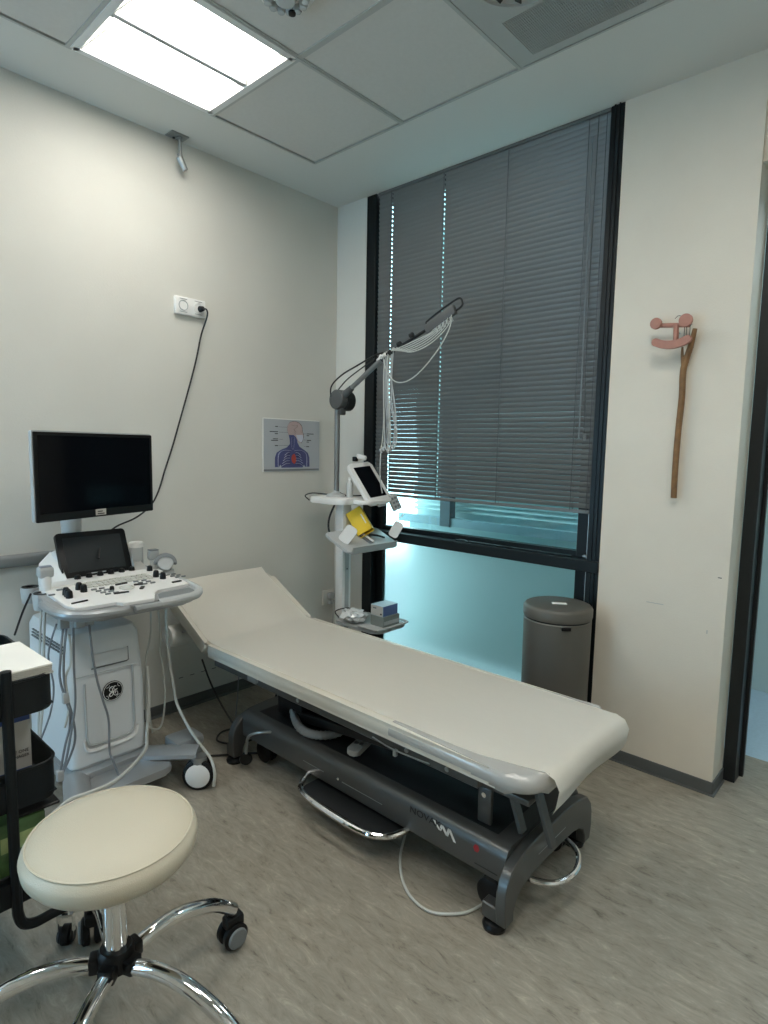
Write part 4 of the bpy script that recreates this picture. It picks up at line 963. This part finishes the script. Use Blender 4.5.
def tablet():
    t = thing('screen_unit', 'small white portrait screen unit tilted back on the instrument stand', 'screen', (.48, -.18, 1.10))
    Mt = frame((.56, -.17, 1.088), (0, 1, .08), (-.16, -.012, .205))
    b = new(); prism(b, rrect(-.092, .092, -.012, .262, .022), -.026, 0, Mt, bev=.006); obj('housing', b, WHITE, t)
    b = new(); prism(b, rrect(-.066, .066, .028, .232, .003), 0, .001, Mt); obj('display', b, SCREEN, t)
    b = new(); box(b, -.03, .03, -.03, -.008, -.02, .0, bev=.006, M=Mt); obj('screen_foot', b, LGREY, t)
tablet()
def small_things():
    # scanner on top of screen
    t = thing('hand_scanner', 'small white handheld sensor resting on top of the tilted screen', 'sensor', (.39, -.17, 1.31))
    b = new(); box(b, -.03, .03, -.022, .022, -.014, .014, bev=.010, seg=3, M=Matrix.Translation((.395, -.165, 1.325)) @ Matrix.Rotation(.9, 4, 'Z') @ Matrix.Rotation(.25, 4, 'Y')); obj('shell', b, WHITE, t)
    b = new(); box(b, .37, .392, -.215, -.185, 1.300, 1.328, bev=.005); obj('clip', b, BLACK, t)
    t = thing('spray_bottle', 'small white bottle standing behind the tilted screen on the stand shelf', 'bottle', (.40, -.29, 1.098))
    T = Matrix.Translation((.395, -.255, 0))
    b = new(); lathe(b, [(0, 1.099), (.018, 1.099), (.019, 1.104), (.019, 1.175), (.012, 1.19), (.009, 1.195), (0, 1.195)], 20, T); obj('bottle_body', b, GELM, t)
    b = new(); lathe(b, [(0, 1.195), (.010, 1.195), (.010, 1.212), (0, 1.213)], 14, T); obj('cap', b, WHITE, t)
    t = thing('connector_block', 'grey connector box with ports hanging at the right of the tilted screen', 'connector box', (.57, -.04, 1.08))
    Mx = frame((.56, -.06, 1.075), (.25, 1, .35), (-.45, -.42, 1))
    b = new(); box(b, -.028, .028, -.05, .045, -.012, .012, bev=.004, M=Mx); obj('case', b, LGREY, t)
    for i in range(3):
        for jx in range(2):
            b = new(); box(b, -.018 + .02 * jx, -.004 + .02 * jx, -.035 + .024 * i, -.022 + .024 * i, .012, .014, M=Mx); obj('port', b, MGREY, t)
    b = new(); lathe(b, [(.022, -.002), (.026, -.002), (.026, .002), (.022, .002), (.022, -.002)], 24, frame((.602, -.065, 1.012), (.74, .67, 0), (0, 0, 1))); obj('cable_ring', b, WHITE, t)
    b = new(); cyl(b, (.52, -.10, 1.10), (.548, -.072, 1.098), .006, n=8); obj('mount', b, BLACK, t)
    # yellow carton lying in tray
    Mt = frame((.51, -.265, .872), (0, 1, 0), (-1, 0, .42))
    t = thing('yellow_carton', 'open bright yellow carton lying tilted in the white accessory tray', 'carton', (.50, -.33, .88))
    ez_ = vec(-.39, -.36, .85) + FWD * .35; ex_ = vec(.62, .57, .54); My = frame((.50, -.222, .905), ex_, ez_.cross(ex_))
    b = new(); W, D, HH, th = .046, .036, .145, .0015
    box(b, -W, W, -D, -D + th, 0, HH, M=My); box(b, -W, W, D - th, D, 0, HH, M=My); box(b, -W, -W + th, -D, D, 0, HH, M=My); box(b, W - th, W, -D, D, 0, HH, M=My); box(b, -W, W, -D, D, HH - th, HH, M=My); obj('carton', b, YELL, t)
    b = new(); box(b, .025, .032, -D - .0008, -D, .04, .10, M=My); obj('print', b, PAPERW, t)
    b = new(); box(b, -W, W, -D - .001, -D + .04, -.0015, 0, M=My @ Matrix.Rotation(.5, 4, 'X')); obj('flap', b, YELL, t)
    t = obj('pen_tool', (lambda bb: (cyl(bb, Mt @ vec(.03, -.06, .016), Mt @ vec(.02, .09, .020), .006, n=10, bev=.002), bb)[1])(new()), WHITE); tag(t, 'slim white tool lying along the accessory tray beside the yellow carton', 'tool')
    b = new(); tube(b, [Mt @ vec(.08, .03, .006), Mt @ vec(.12, .0, .012), Mt @ vec(.16, -.02, .006)], .006, 7); tag(obj('dark_clip', b, BLACKM), 'dark curved clip lying at the right of the accessory tray', 'clip')
    # boxes on lower shelf
    b = new(); box(b, -.048, .048, -.065, .065, 0, .055, bev=.001, seg=1, M=Matrix.Translation((.665, -.235, .4185))); t = obj('small_box', b, BOXG); tag(t, 'flat grey box on the lower shelf, beneath the blue and white box', 'box', 'boxes on the stand shelf')
    bx('side_print', LGREY, t, .713, .7136, -.295, -.175, .43, .45)
    b = new(); box(b, -.045, .045, -.06, .06, 0, .058, bev=.001, seg=1, M=Matrix.Translation((.658, -.235, .474))); t = obj('small_box', b, BOXL); tag(t, 'small blue and white box on top of the flat grey box', 'box', 'boxes on the stand shelf')
    bx('blue_side', BOXB, t, .703, .7038, -.293, -.177, .476, .530); bx('near_side', BOXW, t, .615, .701, -.2958, -.2950, .476, .530)
    bx('near_print', MGREY, t, .63, .655, -.2964, -.2958, .512, .52); bx('near_spot', BLACK, t, .684, .695, -.2964, -.2958, .484, .492)
    # plastic bag crumpled
    b = new(); bmesh.ops.create_icosphere(b, subdivisions=3, radius=1)
    rnd = random.Random(3)
    for v in b.verts: v.co = vec(v.co.x * .07, v.co.y * .06, v.co.z * .035) * (1 + rnd.uniform(-.25, .28)); v.co += vec(.52, -.33, .455); v.co.z = max(v.co.z, .419)
    tag(obj('plastic_bag', b, BAG, None, 10), 'crumpled clear plastic bag on the lower shelf left of the boxes', 'plastic bag')
    b = new(); tube(b, [(.42, -.35, .425), (.40, -.36, .46), (.44, -.30, .475), (.52, -.24, .46)], .0035, 6); tag(obj('shelf_cable', b, CABK), 'dark cable bent over the plastic bag on the lower stand shelf', 'cable')
small_things()
def leads():
    g = 'patient lead cables on the arm'
    # hanging looped bundle
    ends = [(.652, 0), (.672, .01), (.70, .0), (.722, -.01), (.745, .01), (.765, .0)]
    t = thing('lead_cable_bundle', 'bundle of thin white lead cables hanging in straight loops from the arm', 'cables', (.70, -.27, 1.37), g)
    for k, (x, dy) in enumerate(ends):
        x = .655 + (x - .652) * .75
        b = new(); zt = 1.862 + .006 * k; zb = 1.385 + .012 * (k % 3); x1 = .66 + (x - .65) * 1.0; xt = .665 + .011 * k
        tube(b, [(xt, -.275 + dy, zt), (xt - .002, -.28 + dy, 1.75), (x1 + .004, -.28 + dy, 1.55), (x1, -.28 + dy, 1.45), (x1 - .006, -.28 + dy, zb), (x1 + .012, -.285 + dy, zb - .012), (x1 + .016, -.285 + dy, 1.47), (xt + .008, -.285, 1.62), (xt + .006, -.285, 1.78), (xt + .01, -.28, zt)], .0028, 6, 5)
        obj('lead', b, [CABW, LGREY, GELM][k % 3], t)
    for k in range(6):
        b = new(); x = .652 + .016 * k; z = 1.375 + .01 * (k % 3); cyl(b, (x, -.285, z), (x + .012, -.285, z - .022), .006, n=8, bev=.002); obj('electrode_clip', b, LGREY, t)
    b = new(); tube(b, [(.655, -.28, 1.39), (.65, -.28, 1.30), (.652, -.28, 1.21), (.66, -.27, 1.14)], .003, 6); obj('trailing_lead', b, CABW, t)
    t = thing('lead_cable_swag', 'thin white lead cables swagged along the arm to its comb head', 'cables', (.85, -.27, 1.9), g)
    d = vec(.245, 0, .115).normalized()
    for k in range(6):
        e = vec(.985 + .021 * k, -.28, 1.952 + .011 * k); s = vec(.68 + .015 * k, -.285, 1.872 + .003 * k); m_ = (e + s) / 2
        b = new(); sag = .015 + .012 * k
        tube(b, [s, s.lerp(e, .3) + vec(0, -.01, -sag * .9), s.lerp(e, .65) + vec(0, -.012, -sag * 1.1), s.lerp(e, .9) + vec(.005, 0, -sag * .6), e], .0028, 6, 6); obj('lead', b, CABW, t)
    b = new(); tube(b, [(1.09, -.28, 1.985), (1.075, -.285, 1.93), (1.02, -.29, 1.85), (.92, -.29, 1.76), (.83, -.29, 1.715), (.75, -.29, 1.72), (.69, -.29, 1.78), (.66, -.285, 1.85)], .003, 6, 6); obj('drooping_lead', b, CABW, t)
    for x, z in ((.76, 1.90), (.84, 1.935), (.70, 1.865)):
        b = new(); cyl(b, (x, -.285, z), (x + .022, -.285, z + .008), .013, n=10, bev=.003); obj('cable_tie', b, BLACKM, t)
leads()

# ================================================================== STOOL
def stool():
    cx, cy = 1.530, -2.093
    t = thing('rolling_stool', 'round cream padded stool on five chrome legs with castors', 'stool', (cx, cy, 0))
    T = Matrix.Translation((cx, cy, 0)); R_ = .184
    T = Matrix.Translation((cx, cy, .008))
    b = new(); lathe(b, [(0, .442), (R_ - .04, .442), (R_ - .016, .450), (R_ - .003, .468), (R_, .488), (R_ - .003, .498), (R_ - .009, .506), (R_ - .0125, .510), (R_ - .016, .5125), (R_ - .035, .522), (R_ - .07, .530), (R_ - .12, .534), (0, .535)], 64, T); obj('seat', b, STOOLM, t, ang=60)
    b = new(); tube(b, [(cx + (R_ - .0125) * math.cos(a * PI / 32), cy + (R_ - .0125) * math.sin(a * PI / 32), .5195) for a in range(64)], .0024, 6, 1, closed=True); obj('seat_piping', b, STOOLM, t)
    b = new(); lathe(b, [(0, .425), (.07, .425), (.09, .443), (0, .443)], 24, T); obj('seat_plate', b, BLACKM, t)
    b = new(); cyl(b, (cx, cy, .22), (cx, cy, .40), .026, n=28); cyl(b, (cx, cy, .40), (cx, cy, .445), .014, n=20); obj('gas_column', b, CHROME, t)
    b = new(); tube(b, [(cx, cy, .435), (cx - .05, cy - .05, .43), (cx - .09, cy - .09, .425)], .005, 8); obj('height_lever', b, BLACKM, t)
    b = new(); lathe(b, [(0, .172), (.030, .172), (.040, .180), (.040, .215), (.034, .226), (0, .228)], 20, T)
    for k in range(5):
        a = math.radians(96 + 72 * k); box(b, .02, .058, -.019, .019, .176, .212, bev=.006, M=T @ Matrix.Rotation(a, 4, 'Z'))
    obj('hub', b, BLACK, t)
    for k in range(5):
        a = math.radians(96 + 72 * k); c, s = math.cos(a), math.sin(a)
        b = new(); tube(b, [(cx + r * c, cy + r * s, z) for r, z in ((.045, .196), (.10, .205), (.17, .200), (.24, .175), (.29, .145), (.335, .105))], .0178, 12, 5, flat=1.0); obj('leg', b, CHROME, t)
        p = (cx + .333 * c, cy + .333 * s)
        ax = [math.radians(-2), math.radians(70), math.radians(20), math.radians(-60), math.radians(-20)][k]
        w_, Mx = castor(t, p, ax, .036, MGREY)
        b = new(); box(b, -.018, .018, -.024, .030, .055, .090, bev=.008, M=Mx); lathe(b, [(0, .105), (.013, .105), (.013, .08), (0, .08)], 12, Matrix.Translation((p[0], p[1], 0))); obj('castor_hood', b, BLACK, w_)
stool()

# ================================================================== BLACK CART
CX0, CX1, CY0, CY1 = .80, 1.235, -2.445, -2.10
def cart():
    t = thing('trolley_cart', 'black metal three-tier trolley at the left edge beside the stool', 'trolley', ((CX0 + CX1) / 2, (CY0 + CY1) / 2, 0))
    def tray(z0, z1, name='tray'):
        th = .003; r = .045
        out = rrect(CX0, CX1, CY0, CY1, r, 6); inn = rrect(CX0 + th, CX1 - th, CY0 + th, CY1 - th, r - th, 6); n = len(out)
        b = new()
        ob = [b.verts.new((x, y, z0)) for x, y in out]; ot = [b.verts.new((x, y, z1)) for x, y in out]
        it = [b.verts.new((x, y, z1)) for x, y in inn]; ib = [b.verts.new((x, y, z0 + .02)) for x, y in inn]
        for k in range(n):
            q = (k + 1) % n; b.faces.new([ob[k], ob[q], ot[q], ot[k]]); b.faces.new([ot[k], ot[q], it[q], it[k]]); b.faces.new([it[k], it[q], ib[q], ib[k]]); b.faces.new([ob[k], ib[k], ib[q], ob[q]])
        tr = obj(name, b, CARTM, t)
        b = new(); tube(b, [(x, y, z1) for x, y in out], .004, 6, 1, closed=True); obj('rim', b, CARTM, tr)
        b = new(); nx, ny = 26, 20
        for i in range(nx + 1): x = CX0 + .006 + (CX1 - CX0 - .012) * i / nx; box(b, x - .0015, x + .0015, CY0 + .008, CY1 - .008, z0 + .012, z0 + .015)
        for i in range(ny + 1): y = CY0 + .006 + (CY1 - CY0 - .012) * i / ny; box(b, CX0 + .008, CX1 - .008, y - .0015, y + .0015, z0 + .010, z0 + .013)
        obj('mesh_floor', b, CARTM, tr)['kind'] = 'stuff'
        return tr
    tray(.715, .805); tray(.482, .578); tray(.235, .318)
    for x in (CX1 + .012, CX0 - .012):
        s = 1 if x > 1 else -1
        for y, yo in ((-2.212, -1), (-2.333, 1)):
            ye = CY1 + .03 if yo < 0 else CY0 - .03
            b = new(); tube(b, [(x, y, .84), (x, y, .5), (x, y, .26), (x, y - yo * .002, .215), (x, y - yo * .012, .188), (x, y - yo * .038, .175), (x, y - yo * .075, .175), (x, ye, .175)], .0125, 10, 5); obj('post', b, CARTM, t)
        for z in (.76, .53, .275):
            b = new(); box(b, min(x - s * .012, x), max(x - s * .012, x), -2.35, -2.21, z - .03, z + .03); obj('tray_bracket', b, CARTM, t)
            for y in (-2.28,):
                b = new(); cyl(b, (x, y, z - .005), (x + s * .004, y, z - .005), .006, n=12, bev=.001); obj('bracket_screw', b, STEEL, t)
    for p in ((CX1 - .075, CY1 + .026), (CX0 + .02, CY1 + .0), (CX1 - .02, CY0 - .02), (CX0 + .02, CY0 - .02)):
        w_, Mx = castor(t, p, .9, .026, BLACKM, gap=.003)
        b = new(); box(b, -.021, -.018, -.010, .010, .02, .09, M=Mx); box(b, .018, .021, -.010, .010, .02, .09, M=Mx); box(b, -.021, .021, -.012, .012, .086, .092, M=Mx); box(b, -.008, .008, -.008, .008, .08, .165, M=Mx); obj('castor_fork', b, CHROME, w_)
cart()
def cart_goods():
    t = thing('paper_stack', 'stack of folded white paper towels lying across the top tray', 'paper stack', (1.08, -2.25, .806))
    Mx = Matrix.Translation((1.005, -2.245, .800)) @ Matrix.Rotation(math.radians(1), 4, 'Z')
    for k in range(5):
        b = new(); dx = random.uniform(-.002, .002); prism(b, rrect(-.012 + dx, .228 + dx, -.19, .138 + dx, .003, 2), .0052 * k + .004, .0052 * k + .0086, Mx, bev=.001, seg=1); obj('sheet', b, PAPERW if k == 4 else PAPERE, t)
    t = thing('wipes_pack', 'pale green printed pack in the top tray behind the paper towels', 'pack', (.92, -2.25, .74))
    b = new(); box(b, .83, .975, -2.33, -2.135, .733, .795, bev=.008); obj('pack', b, GREENL, t)
    b = new(); lathe(b, [(0, .795), (.05, .795), (.05, .803), (.045, .806), (0, .806)], 24, Matrix.Translation((.935, -2.20, 0))); obj('lid', b, BLACK, t)
    for i, (y0, y1, x1) in enumerate(((-2.225, -2.128, 1.12), (-2.335, -2.240, 1.135))):
        t = thing('carton', ['white carton with blue band in the middle tray, right of the trolley post', 'white carton with blue band in the middle tray, left of the trolley post'][i], 'box', (1.05, y0 + .05, .497), 'cartons in the middle tray')
        z0, z1 = .498, .715
        b = new(); box(b, .95, x1, y0, y1, z0, z1, bev=.001, seg=1); obj('box', b, BOXW, t)
        bx('blue_band', BLUE, t, x1, x1 + .0008, y0 + .001, y1 - .001, .655, .7145); bx('blue_foot', BLUE, t, x1, x1 + .0008, y0 + .001, y1 - .001, .508, .526)
        bx('side_band', BOXG, t, .951, x1 - .001, y1, y1 + .0006, z0, z1)
        b = new(); cyl(b, (x1 + .0007, (y0 + y1) / 2, .517), (x1 + .0012, (y0 + y1) / 2, .517), .006, n=12); obj('foot_dot', b, LGREY, t)
        if i == 0:
            Mx = lambda z: frame((x1 + .0008, (y0 + y1) / 2 + .018, z), (0, 1, 0), (0, 0, 1))
            text('lettering', 'THE ONE', .0115, Mx(.573), INKB, t, depth=.0003); text('lettering', 'MANAGER', .0105, Mx(.560), INKB, t, depth=.0003)
            b = new(); box(b, x1 + .0008, x1 + .0014, y0 + .02, y1 - .02, .678, .682); obj('band_print', b, BOXL, t)
    for i, (y0, y1) in enumerate(((-2.235, -2.125), (-2.36, -2.245))):
        t = thing('green_pack', ['green leafy printed pack in the bottom tray, right of the post', 'green leafy printed pack in the bottom tray, left of the post'][i], 'pack', (1.1, y0 + .05, .252), 'green packs in the bottom tray')
        b = new(); box(b, .93, 1.20, y0, y1, .252, .435, bev=.006); obj('pack', b, GREENB, t)
        bx('pale_band', GREENL, t, 1.2, 1.2008, y0 + .006, y1 - .006, .36, .40)
        text('lettering', ['PAP', 'LAC'][i], .022, frame((1.2012, (y0 + y1) / 2 + .02, .345), (0, 1, 0), (0, 0, 1)), PAPERW, t, depth=.0003)
    b = new(); box(b, .98, 1.20, -2.20, -2.09, .437, .445, bev=.002, seg=1); tag(obj('clipboard', b, BLACK), 'black clipboard lying flat on the green packs under the middle tray', 'clipboard')
cart_goods()

# hall lamp (unseen, added to give the hallway its cool light)
b = new(); box(b, 2.5, 3.1, .5, 1.1, 2.77, 2.799); t = obj('hall_added_light', b, HLAMP); tag(t, 'added unseen ceiling light out in the hallway beyond the door post', 'ceiling light')
